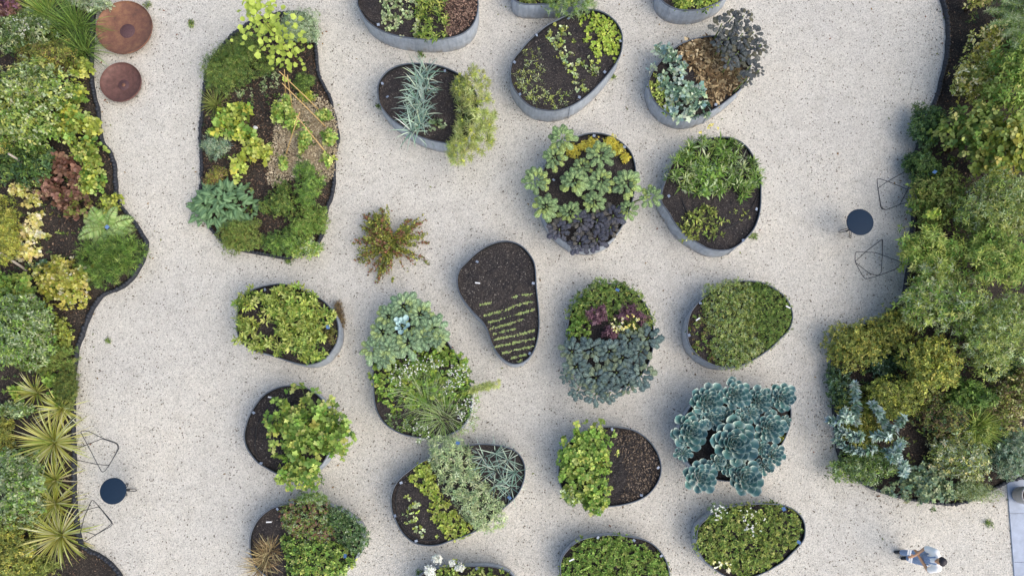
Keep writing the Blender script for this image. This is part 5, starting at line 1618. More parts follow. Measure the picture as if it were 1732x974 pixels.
shrub('hydrangea', 'bright green round-leaved bush beside the reddish coral bells', 'shrub', (160, 302), (19, 29), .45, 'round', .095, .9, ['fresh', 'lime', 'yellowlime'], 6, cover=1.8)
shrub('hydrangea', 'small yellow-green bush right above the fern', 'shrub', (185, 343), (20, 14), .35, 'lobed', .09, .9, ['lime', 'yellowlime', 'olive'], 6, cover=1.6)
fern('fern', 'pale green fern above the spiky dark green mound', (164, 376), 42, .8, 15)
shrub('mugo_pine', 'spiky dark green pine mound bulging out to the gravel', 'pine', (183, 438), (50, 38), .55, 'needle', .13, .14, ['dark', 'mid', 'fresh'], 16, cover=2.6, lobes=9, lobe_amp=.3, up=.5, spread=(10, 80))
for c, r, lb in [((30, 322), 12, 'small cream rosette highest on the mulch'), ((55, 338), 13, 'cream rosette beside the reddish coral bells'), ((60, 370), 11, 'cream rosette in the middle of the mulch'), ((48, 391), 13, 'cream rosette just above two merging ones'), ((66, 398), 10, 'tiny cream rosette nearest the pine mound'), ((30, 415), 13, 'cream rosette close to the golden bush'), ((48, 430), 17, 'largest cream rosette by the lower grey stick')]:
    shrub('golden_coral_bells', lb, 'perennial', c, (r, r), .2, 'lobed', .09, .95, 'cream', 6, cover=1.6, woody=False, group='cream coral bells', z0=.11, stems=3)
shrub('golden_spiraea', 'golden bush cut off by the picture edge beside the cream rosettes', 'shrub', (8, 380), (26, 54), .8, 'lance', .06, .4, ['gold', 'olive', 'yellowlime'], 9, cover=2.2)
shrub('golden_spiraea', 'bright golden mound below the spiky pine mound', 'shrub', (108, 482), (45, 36), .45, 'lobed', .085, .9, ['gold', 'cream', 'yellowlime', 'gold'], 6, cover=2.0)
shrub('golden_spiraea', 'pale gold plant joining the cream rosettes to the golden mound', 'shrub', (95, 448), (18, 14), .3, 'lobed', .085, .9, ['gold', 'cream', 'lime'], 6, cover=1.5)
shrub('barrenwort', 'little round dark green leaves by the lower grey stick', 'plant', (72, 452), (16, 10), .2, 'round', .08, .95, ['deep', 'bluegreen'], 5, cover=1.1, woody=False)
shrub('currant', 'green lobed-leaf bush at the picture edge left of the golden mound', 'shrub', (18, 490), (34, 30), .7, 'lobed', .11, .85, ['fresh', 'mid', 'lime'], 6, cover=2.0)
shrub('elder', 'tall green bush with pale leaf tips, halfway down the border', 'shrub', (30, 560), (54, 54), 1.2, 'lance', .10, .4, ['mid', 'sage', 'fresh', 'greygreen'], 8, cover=2.2, lobes=9)
shrub('euonymus', 'small yellow-green plant on the mulch in front of the tall bush', 'shrub', (104, 562), (19, 26), .35, 'round', .06, .8, ['yellowlime', 'lime', 'olive'], 6, cover=1.5)
shrub('heather', 'olive fine-leaved mound hugging the gravel edge', 'shrub', (84, 606), (48, 22), .4, 'needle', .06, .2, ['olivegreen', 'olive', 'mid'], 14, cover=2.5)
shrub('heather', 'darker fine-leaved strip at the gravel edge above the variegated clumps', 'shrub', (112, 652), (18, 38), .35, 'needle', .06, .2, ['olivegreen', 'dark', 'olive'], 14, cover=2.3)
for c, r, lb in [((90, 642), (13, 11), 'bright round-leaved plant inside the dark fine-leaved strip'), ((27, 662), (15, 11), 'round-leaved plant on the mulch near the picture edge'), ((97, 674), (12, 9), 'bright round-leaved plant between variegated clumps')]:
    shrub('round_leaf_plant', lb, 'plant', c, r, .3, 'round', .1, .95, ['brightlime', 'fresh'], 5, cover=1.1, woody=False, group='bright round-leaved plants')
shrub('sage_bush', 'pale green spreading plant at the picture edge above the variegated clumps', 'shrub', (20, 694), (30, 16), .4, 'ovate', .075, .5, ['sage', 'greygreen', 'mid'], 7, cover=1.8)
VY = [((52, 662), 38, 46, 'smallest variegated yucca, bluish in the middle'), ((95, 690), 42, 60, 'variegated yucca fanning towards the gravel below the fine-leaved strip'), ((83, 748), 64, 120, 'largest variegated yucca, beside the upper wire chair'), ((84, 812), 46, 60, 'variegated yucca level with the navy table'), ((84, 852), 52, 80, 'variegated yucca beside the lower wire chair'), ((94, 906), 62, 110, 'variegated yucca lowest in the border, by bare mulch')]
for c, r, n, lb in VY:
    strappy('variegated_yucca', lb, 'yucca', c, r * .9, .6, int(n * 1.4), .034, ['lime', 'mid', 'lime'], edge_pal=['cream', 'cream', 'gold', 'creamgreen'], group='variegated yuccas', el=(2, 80), droop=.5, rad=.05)
shrub('hebe', 'pale grey-green rounded bush level with the navy table', 'shrub', (26, 826), (44, 54), .9, 'ovate', .07, .55, ['greygreen', 'sage', 'fresh'], 8, cover=2.3, lobes=8)
shrub('olive_bush', 'olive bush in the bottom corner of the border', 'shrub', (24, 920), (40, 50), .7, 'ovate', .06, .55, ['olive', 'olivegreen', 'gold'], 8, cover=2.0)
shrub('olive_bush', 'low olive plant at the bottom edge beside bare mulch', 'shrub', (66, 962), (28, 24), .4, 'lance', .06, .45, ['olive', 'olivegreen'], 8, cover=1.7)
shrub('olive_bush', 'golden olive plant at the picture edge beside the dark mulch', 'shrub', (4, 742), (16, 40), .5, 'lance', .06, .45, ['olive', 'gold'], 8, cover=1.6)
for (a, b), (c, d), lb in [((14, 260), (50, 286), 'upper weathered grey stick lying in the border'), ((-14, 420), (46, 458), 'lower weathered grey stick at the picture edge')]:
    p0, p1 = np.array(px(a, b, .75)), np.array(px(c, d, .13))
    v, f = tube_path([p0, p0 * .6 + p1 * .4 + np.array([.01, .02, 0]), p1], [.026, .030, .034], 8)
    tag(link('wooden_stick', mesh('wooden_stick', v - p1, f, True), M['stick'], None, tuple(p1)), lb, 'stick', 'weathered sticks')

# ------------------------------------------------------------------ tall border beside the paving
SPREAD = 1.28
TONE = .86
shrub('dogwood', 'sparse cream-leaved bush at the top edge of the tall border', 'shrub', (1650, 2), (24, 14), .9, 'ovate', .09, .6, ['cream', 'creamgreen'], 5, cover=.9)
spikes('tamarisk', 'arching grey-green feathery branches in the top corner', 'shrub', [[(1735, 30), (1700, 20), (1668, 18)], [(1735, 45), (1705, 36), (1678, 40)], [(1738, 60), (1716, 50), (1700, 60)], [(1735, 12), (1705, 4), (1690, -10)], [(1740, 50), (1722, 30), (1700, 28)], [(1745, 70), (1730, 66), (1716, 78)]], 1.2, 1.9, (1745, 60), ['greygreen', 'sage', 'mid'], ll=.11, lw=.12, per=9, step=.03, templ='needle', mat='leaf')
shrub('elder', 'grey-green leafy mass filling the top corner behind feathery branches', 'shrub', (1722, 45), (34, 60), 1.6, 'lance', .09, .3, ['mid', 'greygreen', 'dark'], 8, cover=2.0)
shrub('variegated_dogwood', 'cream and yellow variegated bush, upper half, above the dark green one', 'shrub', (1664, 70), (26, 26), 1.1, 'ovate', .10, .6, ['creamgreen', 'cream', 'gold'], 6, cover=1.5, lobes=7)
shrub('variegated_dogwood', 'cream and yellow variegated bush, lower half, next to the black edging', 'shrub', (1654, 138), (38, 42), 1.1, 'ovate', .09, .6, ['creamgreen', 'gold', 'cream', 'olivegreen'], 6, cover=1.7, lobes=8)
shrub('privet', 'dark glossy green bush at the gravel edge above the upper wire chair', 'shrub', (1568, 215), (27, 40), .7, 'ovate', .06, .5, ['deep', 'dark'], 9, cover=2.4)
shrub('privet', 'dark green bush touching the upper wire chair', 'shrub', (1560, 285), (25, 36), .65, 'ovate', .06, .5, ['deep', 'dark', 'dark'], 9, cover=2.4)
shrub('maple', 'mid green leafy tree at the picture edge beside the variegated bushes', 'tree', (1712, 140), (44, 66), 2.0, 'ovate', .11, .5, ['mid', 'fresh', 'lime'], 7, cover=2.1, flat=.6, lobes=9)
shrub('hazel', 'yellow-green round-leaved bush below the variegated ones', 'shrub', (1636, 232), (48, 48), 1.5, 'round', .11, .85, ['lime', 'mid', 'olivegreen'], 6, cover=2.0, flat=.6, lobes=8)
shrub('hazel', 'glowing yellow round-leaved bush, brightest of the tall border', 'shrub', (1700, 256), (48, 54), 1.9, 'round', .12, .85, ['yellowlime', 'lime', 'gold', 'mid'], 6, cover=2.0, flat=.6, lobes=8)
shrub('quince', 'olive green bush opposite the navy table', 'shrub', (1588, 340), (46, 46), 1.1, 'ovate', .085, .55, ['olivegreen', 'mid', 'olive'], 7, cover=2.0, lobes=8)
shrub('willow', 'grey-green fine-leaved tree at the picture edge below the yellow bush', 'tree', (1690, 350), (68, 52), 1.9, 'lance', .09, .3, ['lime', 'mid', 'olivegreen', 'sage'], 9, cover=2.2, flat=.6, lobes=10)
shrub('lime_leaf_plant', 'single bright lime sprig on the olive bush', 'plant', (1579, 361), (10, 9), .2, 'lobed', .1, .9, 'brightlime', 5, z0=1.0, cover=1.2, woody=False, root_z=.1)
shrub('pittosporum', 'pale lime whorled-leaf shrub beside the lower wire chair', 'shrub', (1572, 432), (50, 44), 1.3, 'lance', .11, .32, ['lime', 'lime', 'fresh'], 10, cover=2.2, flat=.6, lobes=9)
shrub('pittosporum', 'large pale green whorled-leaf shrub in the middle of the tall border', 'shrub', (1600, 506), (68, 56), 1.6, 'lance', .115, .32, ['lime', 'sage', 'fresh'], 10, cover=2.2, flat=.6, lobes=11)
shrub('pittosporum', 'pale green whorled-leaf shrub at the picture edge', 'shrub', (1690, 440), (58, 46), 1.9, 'lance', .11, .32, ['mid', 'lime', 'lime', 'fresh'], 10, cover=2.1, flat=.6, lobes=9)
shrub('olive_tree', 'grey-olive fine-leaved tree at the picture edge, lower middle', 'tree', (1690, 560), (64, 66), 2.0, 'lance', .085, .3, ['lime', 'olivegreen', 'sage', 'mid'], 9, cover=2.2, flat=.62, lobes=10)
shrub('golden_privet', 'golden olive bush jutting out to the gravel corner', 'shrub', (1448, 588), (46, 42), .9, 'ovate', .06, .55, ['olive', 'gold', 'olivegreen'], 8, cover=1.9, lobes=9, lobe_amp=.5)
shrub('golden_privet', 'golden olive bush between the gravel corner and the whorled shrub', 'shrub', (1512, 556), (34, 34), .9, 'ovate', .06, .55, ['olivegreen', 'olive', 'gold'], 8, cover=1.9, lobes=7)
shrub('box_mound', 'dark blue-green low plant in the gap behind the golden corner bush', 'shrub', (1500, 606), (36, 32), .4, 'ovate', .05, .6, ['deep', 'bluegreen', 'deep'], 8, cover=1.9)
shrub('box_mound', 'dark grey-green low plant along the gravel below the golden corner bush', 'shrub', (1424, 652), (26, 44), .4, 'ovate', .05, .6, ['deep', 'dark', 'bluegreen'], 8, cover=2.0)
shrub('berberis', 'bright yellow-green bush with golden tips in the lower tall border', 'shrub', (1576, 618), (46, 50), 1.4, 'ovate', .08, .5, ['yellowlime', 'gold', 'olivegreen'], 8, cover=2.1, flat=.6, lobes=9)
shrub('berberis', 'olive yellow mound behind the silver-blue spikes', 'shrub', (1512, 672), (46, 38), 1.0, 'ovate', .055, .55, ['olive', 'yellowlime', 'olivegreen'], 8, cover=2.2, lobes=8)
shrub('berberis', 'olive green filler bush between the silver-blue spikes', 'shrub', (1462, 706), (40, 46), .6, 'ovate', .055, .55, ['olive', 'olivegreen', 'gold'], 8, cover=1.9)
ZE = lambda p: Z(1380, 640, 4.06, p)
TONE = .82
spikes('spurge', 'silver-blue spurge with leafy upright spikes near the gravel edge', 'spurge', [ZE(l) for l in [[(272, 290), (275, 200), (272, 110), (268, 30)], [(500, 340), (450, 270), (420, 210), (385, 165)], [(500, 390), (560, 330), (610, 260)], [(90, 285), (150, 290), (210, 270)], [(190, 220), (215, 260), (240, 290)], [(150, 360), (200, 370), (260, 390), (320, 400)], [(140, 420), (200, 470), (270, 495), (340, 500), (410, 480)], [(400, 400), (450, 390), (500, 400)], [(500, 500), (540, 540), (570, 560)], [(590, 430), (560, 480), (520, 560)], [(600, 580), (612, 620), (605, 660)], [(250, 410), (310, 395)]]], .8, 1.15, ZE([(320, 420)])[0], ['blue', 'bluegreen', 'blue'], ll=.13, lw=.5, per=11, step=.028, rad=.06)
TONE = .85
shrub('smoke_bush', 'dark brown-green shaded bush right of the silver-blue spikes', 'shrub', (1596, 706), (50, 48), .9, 'ovate', .075, .5, ['olive', 'deep', 'brown', 'olivegreen'], 7, cover=1.5)
shrub('laurel', 'mid green leafy bush in front of the grey-olive tree', 'shrub', (1640, 672), (38, 28), 1.1, 'ovate', .09, .5, ['mid', 'fresh', 'dark'], 7, cover=1.9)
strappy('golden_sedge', 'bright lime grassy clump among dark leaves', 'grass', (1664, 722), 40, .9, 220, .022, ['brightlime', 'lime', 'mid'], el=(20, 85), droop=.8, rad=.2, z0=.4)
shrub('lime_bush', 'bright lime bush under the grassy clump', 'shrub', (1664, 724), (34, 36), .8, 'lance', .08, .28, ['lime', 'brightlime', 'mid'], 9, cover=1.8)
shrub('variegated_dogwood', 'brown and cream speckled bush at the picture edge', 'shrub', (1712, 668), (40, 46), 1.3, 'ovate', .075, .55, ['creamgreen', 'brown', 'olive'], 7, cover=1.8)
shrub('santolina', 'soft grey-green bush beside the paving', 'shrub', (1712, 768), (40, 44), .9, 'ovate', .05, .5, ['greygreen', 'silver', 'bluegreen'], 9, cover=2.3)
shrub('weigela', 'pale variegated bush left of the soft grey-green one', 'shrub', (1622, 772), (46, 38), .9, 'lance', .075, .45, ['silver', 'creamgreen', 'greygreen', 'olivegreen'], 7, cover=2.0, lobes=8)
shrub('cotoneaster', 'deep green mound below the silver-blue spikes', 'shrub', (1462, 792), (54, 34), .6, 'lance', .075, .4, ['mid', 'dark', 'greygreen'], 8, cover=2.3, lobes=8)
shrub('catmint', 'coarse grey-green mound overhanging the gravel at the lowest point', 'shrub', (1560, 822), (54, 32), .6, 'lobed', .08, .8, ['greygreen', 'bluegreen', 'sage'], 7, cover=2.1, lobes=8)
shrub('catmint', 'grassy grey-green fringe between the low mound and the paving', 'shrub', (1645, 832), (40, 22), .45, 'lance', .09, .2, ['sage', 'greygreen', 'olivegreen'], 9, cover=1.9)
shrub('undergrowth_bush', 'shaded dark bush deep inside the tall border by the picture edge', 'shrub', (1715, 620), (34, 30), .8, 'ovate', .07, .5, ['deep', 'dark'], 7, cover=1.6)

TONE = .8
# low ground cover that closes the gaps inside the borders
def undergrowth(loop, edge_pts, n, label, xlim):
    lo = np.array([max(loop[:, 0].min(), xlim[0]), -5.2])
    hi = np.array([min(loop[:, 0].max(), xlim[1]), 12.5])
    if loop is edge_pts:
        lo, hi = loop.min(0), loop.max(0)
    P = rng.uniform(lo, hi, (n * 3, 2))
    P = P[inside(loop, P)][:n]
    d, _ = edge_dist(edge_pts[::3], P)
    P = P[(d > (.35 if loop is not edge_pts else .12)) & (wnoise(P, .5, 77) > .05)]
    m = len(P)
    LS = Leaves()
    clumps_to_leaves(LS, np.column_stack([P, .14 + .12 * rng.random(m)]), np.tile([0, 0, 1.], (m, 1)) + rng.normal(0, .3, (m, 3)), .04, 5, 'ovate', .07, .55, ['dark', 'olive', 'mid', 'deep'], spread=(40, 95))
    o = LS.build('ground_cover', M['leaf'], None, (0, 0, 0))
    return tag(o, label, 'ground cover', kind='stuff')


undergrowth(island_loop, island_loop, 420, 'scattered low weeds and rosettes on the soil of the island bed', (-30, 30))
undergrowth(left_loop, left_edge_w, 3200, 'low leafy ground cover on the mulch of the border behind the bowls', (-16.5, 30))
undergrowth(right_loop, right_edge_w, 6000, 'low leafy ground cover under the tall shrub border', (-30, 16.5))
for lp, nm, xl, cnt in ((left_loop, 'bark_mulch', (-16.5, 30), 16000), (right_loop, 'bark_mulch', (-30, 16.5), 9000), (island_loop, 'bark_mulch', (-30, 30), 9000)):
    P0_ = lp.copy()
    P0_[:, 0] = np.clip(P0_[:, 0], *xl)
    o = scatter_chips(None, None, .05, cnt, .05, ['#5f4c40', '#7d6656', '#45362e', '#8f7a68', '#382d28', '#6a5a50'], name=nm, origin=(0, 0, 0), poly=P0_, zj=.03, height=lambda P, lp=lp: bed_height(P, edge_dist(lp[::3], P)[0]) + .004)
    tag(o, {16000: 'brown bark mulch spread under the border behind the bowls', 9000: 'brown bark mulch spread under beds'}[cnt] if lp is not island_loop else 'dark bark mulch of the island bed', 'mulch')

TONE = 1.0

# ------------------------------------------------------------------ soil details in the planters
for k, n in [('kidney', 2600), ('oval', 1500), ('lovage', 1100), ('sage', 500), ('strappy', 1000), ('fennel', 600), ('herbs', 500), ('kale', 500), ('chicory', 500), ('top_rows', 250), ('thyme', 250), ('flowers', 200), ('slate', 150), ('clover', 200), ('celery', 200)]:
    p = PLANTERS[k]
    scatter_chips(p['root'], None, p['z'] + .012, n, .034, ['#53504d', '#6a6561', '#3b3938', '#857f79', '#474544', '#716b65'], name='wood_chips', poly=p['inner'], zj=.03)


def hose(key, pts, label=None):
    p = PLANTERS[key]
    q = np.array([px(a, b, p['z'] + .03) for a, b in pts])
    c = open_curve([tuple(v[:2]) for v in q], 26)
    P = np.column_stack([c, p['z'] + .034 + .012 * wnoise(c, .3, 4)])
    join_tubes('drip_hose', [(P, np.full(26, .009), 6)], M['hose'], p['root'], p['root'].location)


hose('lovage', Z14([(320, 210), (260, 300), (205, 390), (190, 460), (190, 580), (220, 660)]))
hose('sage', Z16([(180, 340), (125, 420), (115, 520), (150, 640), (250, 730), (370, 740)]))
hose('strappy', Z8([(280, 480), (310, 560), (330, 600)]))
hose('strappy', Z8([(790, 470), (740, 560), (690, 620), (620, 670), (560, 690)]))
hose('oval', Z5([(140, 400), (200, 370), (290, 320), (340, 300)]))
hose('straw', Z6([(560, 760), (640, 710), (720, 660), (790, 600)]))
hose('top_rows', Z1([(110, 60), (160, 120), (220, 150)]))


def plant_tag(c, key, mat, label, size=.075, stake=.12, yaw=None):
    p = PLANTERS.get(key)
    z = (p['z'] if p else .1)
    zt = z + stake
    q = np.array(px(c[0], c[1], zt))
    root = empty('plant_label', (q[0], q[1], z), label, 'plant label', 'plant labels')
    a = rng.uniform(0, 6.28) if yaw is None else yaw
    ca, sa = math.cos(a), math.sin(a)
    h, t = size / 2, .002
    V = []
    for zz in (t, -t):
        for u, v in ((-h, -h * .8), (h, -h * .8), (h, h * .8), (-h, h * .8)):
            V.append((u * ca - v * sa, u * sa + v * ca, stake + zz + v * .45))
    link('plate', mesh('plate', V, [(0, 1, 2, 3), (7, 6, 5, 4), (0, 4, 5, 1), (1, 5, 6, 2), (2, 6, 7, 3), (3, 7, 4, 0)]), M[mat], root)
    v, f = tube_path([(0, 0, -.03), (0, 0, stake - .004)], [.004, .004], 5)
    link('stake', mesh('stake', v, f), M['wire'], root)


for zf, key, where, pts in [
    (Z5, 'oval', 'at the rim of the oval seedling planter', [(493, 128), (275, 243), (123, 428), (742, 495), (568, 668), (160, 648), (850, 282)]),
    (Z16, 'sage', 'at the rim of the sage planter', [(147, 368), (108, 582), (245, 745), (330, 222)]),
    (Z14, 'lovage', 'on the bare soil of the lovage planter', [(172, 300), (228, 678)]),
    (Z17, 'celery', 'at the rim of the celery planter', [(430, 122), (698, 345), (600, 505)]),
    (Z17, 'green_mat', 'at the rim of the green leaf carpet', [(348, 750), (557, 766), (716, 856)]),
    (Z8, 'strappy', 'at the rim of the strappy clump planter', [(200, 474), (778, 560), (690, 766)]),
    (Z1, 'fennel', 'at the rim of the leek and fennel planter', [(600, 418), (232, 492), (262, 570)]),
    (Z7, 'kale', 'among the curly kale', [(588, 80), (310, 383), (797, 158)]),
    (Z9, 'chicory', 'at the rim of the lime rosette planter', [(368, 160)]),
    (Z13, 'thyme', 'on the soil of the herb carpet planter', [(315, 305), (222, 568)]),
    (Z11, 'kidney', 'in the kidney planter', [(222, 205), (592, 347), (568, 808)]),
    (Z6, 'straw', 'at the rim of the straw planter', [(597, 750)]),
    (Z15, 'herbs', 'in the dry grass planter', [(410, 300)]),
    (Z1, 'top_rows', 'in the seedling row planter at the top edge', [(208, 146)]),
    (Z16, 'bottom', 'in the mophead planter at the bottom edge', [(638, 922)]),
    (Z12, 'slate', 'at the outer rim of the slate kale planter', [(172, 440)])]:
    cs = zf(pts)
    mx_, my_ = np.mean([q[0] for q in cs]), np.mean([q[1] for q in cs])
    cs = sorted(cs, key=lambda q: math.atan2(q[0] - mx_, -(q[1] - my_)) % 6.283)
    for i, c in enumerate(cs):
        plant_tag(c, key, 'tag', (ORD[i] + ' clockwise of the grey plant labels ' if len(cs) > 1 else 'small grey plant label ') + where, .068)
for c, key, where, st_ in [(Z12([(485, 157)])[0], 'slate', 'standing in the herb thicket above slate kale', .42), (Z9([(945, 503)])[0], 'chicory', 'by the withered plant in the rosette planter', .2), (Z16([(515, 110)])[0], 'sage', 'at the top of the sage band', .35), (Z16([(850, 465)])[0], 'sage', 'among the leeks', .12), (Z19([(1175, 255)])[0], 'clover', 'near the rim of the lime leaf carpet', .25), (Z19([(1335, 610)])[0], 'clover', 'at the low rim of the lime leaf carpet', .2), (Z15([(1090, 770)])[0], 'herbs', 'in the bright mint patch', .45), ((181, 384), None, 'beside the fern', .45), ((1581, 291), None, 'on a stake in the tall border above the wire chair', .75)]:
    plant_tag(c, key, 'tag_blue', 'blue plant label ' + where, .09, st_)
for c, key, where in [(Z13([(295, 437)])[0], 'thyme', 'lying on bare soil in the herb carpet planter'), (Z13([(1038, 337)])[0], 'thyme', 'at the pointed end of the herb carpet planter'), (Z11([(225, 345)])[0], 'kidney', 'lying on the bare end of the kidney planter'), (Z15([(325, 430)])[0], 'herbs', 'lying on bare soil above the dry grass'), (Z17([(195, 880)])[0], 'green_mat', 'inside the rim of the green leaf carpet'), (Z14([(300, 185)])[0], 'lovage', 'lying on bare soil by the lovage')]:
    p = PLANTERS[key]
    q = px(c[0], c[1], p['z'] + .06 if key not in ('thyme', 'green_mat') else p['z'] + .2)
    a = rng.uniform(-.6, .6)
    bm = bmesh.new()
    bmesh.ops.create_cube(bm, size=1)
    for v in bm.verts:
        v.co = Vector((v.co.x * .13 * (1 if v.co.y < 0 else .9), v.co.y * .03, v.co.z * .006))
    bm.faces.ensure_lookup_table()
    me = bpy.data.meshes.new('plant_marker')
    bm.to_mesh(me)
    bm.free()
    o = link('plant_marker', me, M['tag_white'], None, tuple(q))
    o.rotation_euler = (.1, .15, a)
    tag(o, 'white plant marker stick ' + where, 'plant marker', 'white marker sticks')

# ------------------------------------------------------------------ rusty steel bowls
def lathe(name, prof, mat, parent, seg=64):
    V, F = [], []
    for r, z in prof:
        for i in range(seg):
            a = 2 * math.pi * i / seg
            V.append((r * math.cos(a), r * math.sin(a), z))
    for k in range(len(prof) - 1):
        for i in range(seg):
            j = (i + 1) % seg
            F.append((k * seg + i, k * seg + j, (k + 1) * seg + j, (k + 1) * seg + i))
    return link(name, mesh(name, V, F, True), mat, parent)


def bowl(c, r_px, label, depth, extra):
    zr = depth + .03
    P = px(c[0], c[1], zr)
    R = r_px * mpp(c[0], c[1], zr)
    root = empty('steel_bowl', (P[0], P[1], 0), label, 'bowl', 'rusty steel bowls')
    n = 14
    outer = [(R * .30 * k / 2, 0.005) for k in range(3)]
    outer = [(0.0001, .004), (R * .28, .004)] + [(R * math.sin(math.radians(a)) , .004 + depth * (1 - math.cos(math.radians(a)))) for a in np.linspace(18, 90, n)]
    inner = [((R - .012) * math.sin(math.radians(a)), .018 + (depth - .002) * (1 - math.cos(math.radians(a)))) for a in np.linspace(88, 14, n)] + [(.0001, .024)]
    lathe('shell', outer + [(R, zr - .004), (R - .006, zr)] + inner, M['rust_small' if extra else 'rust'], root)
    rd = R * .27
    zb = .018 + (depth - .002) * (1 - math.cos(math.asin(rd / (R - .012))))
    lathe('base_plate', [(rd, zb + .004), (rd * .97, zb + .008), (.0001, zb + .010)], M['rust_dark'], root, 48)
    if extra:
        lathe('drain_plug', [(R * .09, zb + .012), (R * .08, zb + .03), (.0001, zb + .03)], M['rust'], root, 20)
    return root


bowl((209.5, 46), 46, 'large shallow rusted steel bowl on the gravel at the top', .17, False)
bowl((203.5, 138.5), 34, 'smaller darker rusted steel bowl below the large one', .16, True)

# ------------------------------------------------------------------ tables and wire chairs
def table(c, label, foot_px):
    z = .72
    P = px(c[0], c[1], z)
    R = 22.5 * mpp(c[0], c[1], z)
    root = empty('side_table', (P[0], P[1], 0), label, 'table', 'round navy tables')
    lathe('tabletop', [(.0001, z - .03), (R - .015, z - .03), (R - .004, z - .024), (R, z - .012), (R - .003, z - .002), (R - .01, z), (.0001, z)], M['navy'], root, 56)
    lathe('pole', [(.022, .03), (.022, z - .028)], M['wire'], root, 16)
    f = px(foot_px[0], foot_px[1], .01)
    a0 = math.atan2(f[1] - P[1], f[0] - P[0])
    rr = max(.18, min(.42, math.hypot(f[1] - P[1], f[0] - P[0])))
    for k in range(3):
        a = a0 + k * 2.094
        d = np.array([math.cos(a), math.sin(a), 0])
        s = np.array([-d[1], d[0], 0])
        pts = [np.array([0, 0, .25]) + s * .02, d * rr * .75 + s * .03 + np.array([0, 0, .03]), d * rr + np.array([0, 0, .012]), d * rr * .75 - s * .03 + np.array([0, 0, .03]), np.array([0, 0, .25]) - s * .02]
        join_tubes('leg', [(np.array(pts), np.full(5, .009), 6)], M['wire'], root, (0, 0, 0))


table((1455, 375.5), 'round navy side table between the two wire chairs near the tall border', (1439, 403))
table((191, 830), 'round navy side table beside the variegated yuccas', (223, 828))


def rod(root, pts, org, closed=True, r=.0085):
    pts = np.array(pts)
    out = []
    n = len(pts)
    for i in range(n):
        a, b, c = pts[i - 1], pts[i], pts[(i + 1) % n]
        if not closed and i in (0, n - 1):
            out.append(b)
            continue
        f1 = min(.4, .06 / (np.linalg.norm(a - b) + 1e-6))
        f2 = min(.4, .06 / (np.linalg.norm(c - b) + 1e-6))
        p, q = b + (a - b) * f1, b + (c - b) * f2
        for t in (0, .33, .67, 1):
            out.append((1 - t) ** 2 * p + 2 * t * (1 - t) * b + t * t * q)
    if closed:
        out.append(out[0])
        out.append(out[1])
    return join_tubes('wire_loop', [(np.array(out), np.full(len(out), r), 7)], M['wire'], root, org)


def wire_chair(zf, seat, legs, label, centre):
    S = [np.array(px(*zf([(a, b)])[0], z)) for a, b, z in seat]
    Lg = [np.array(px(*zf([(a, b)])[0], z)) for a, b, z in legs]
    c = np.mean([p for p in S], 0)
    root = empty('wire_chair', (c[0], c[1], 0), label, 'chair', 'bent wire chairs')
    a = rod(root, S, root.location)
    a.name = 'seat_loop'
    b = rod(root, Lg, root.location)
    b.name = 'leg_loop'


ZC = lambda p: Z(1420, 280, 4.871, p)
ZD = lambda p: Z(110, 710, 4.638, p)
wire_chair(ZC, [(308, 103, .42), (395, 130, .42), (610, 218, .78), (640, 280, .78), (500, 320, .42), (385, 367, .42), (340, 356, .42), (316, 190, .42)],
           [(316, 186, .42), (400, 130, .25), (575, 32, .01), (600, 120, .01), (500, 320, .41), (385, 366, .42), (344, 350, .42)], 'bent wire chair half under the dark green bush, above the navy table', None)
wire_chair(ZC, [(128, 713, .42), (290, 715, .45), (520, 800, .78), (465, 853, .76), (320, 907, .42), (212, 936, .42), (185, 900, .42), (128, 795, .42)],
           [(356, 603, .01), (220, 706, .2), (125, 795, .42), (250, 891, .02), (320, 907, .4), (344, 880, .3), (352, 740, .1)], 'bent wire chair below the navy table, by the whorled-leaf shrub', None)
wire_chair(ZD, [(118, 84, .78), (180, 84, .76), (290, 140, .5), (405, 178, .42), (428, 215, .42), (345, 357, .42), (302, 410, .42), (284, 402, .45), (200, 240, .6)],
           [(60, 240, .01), (180, 190, .1), (290, 146, .42), (408, 186, .42), (418, 224, .42), (345, 357, .42), (240, 345, .2), (30, 300, .01)], 'bent wire chair beside the largest variegated yucca', None)
wire_chair(ZD, [(213, 620, .42), (266, 676, .42), (372, 802, .42), (368, 828, .42), (240, 900, .45), (140, 962, .76), (105, 945, .78), (150, 760, .6)],
           [(50, 740, .01), (160, 706, .15), (266, 678, .42), (371, 812, .42), (240, 901, .44), (180, 880, .2), (70, 860, .01)], 'bent wire chair below the navy table, by the lower yuccas', None)

# ------------------------------------------------------------------ paving and pot at the lower corner
pav = empty('paving', (0, 0, 0))
tag(pav, kind='structure')
xj = px(1708.5, 880, .03)[0]
ys = [px(1708, y, .03)[1] for y in (700, 788, 868, 950, 1032, 1110)]
for i in range(len(ys) - 1):
    for j in range(3):
        x0, x1 = xj + j * 1.22 + .004, xj + (j + 1) * 1.22 - .004
        y1, y0 = ys[i] - .004, ys[i + 1] + .004
        bm = bmesh.new()
        bmesh.ops.create_cube(bm, size=1)
        for v in bm.verts:
            v.co = Vector(((x0 + x1) / 2 + v.co.x * (x1 - x0), (y0 + y1) / 2 + v.co.y * (y1 - y0), .012 + v.co.z * .036 + rng.uniform(-.001, .001)))
        bmesh.ops.bevel(bm, geom=[e for e in bm.edges if e.calc_length() > .1], offset=.004, segments=1, affect='EDGES')
        me = bpy.data.meshes.new('slab')
        bm.to_mesh(me)
        bm.free()
        link('slab', me, M['slab'], pav)
P = px(1745, 838, .45)
pot = empty('round_pot', (P[0], P[1], .03), 'pale round pot on the paving, cut off by the picture edge', 'pot')
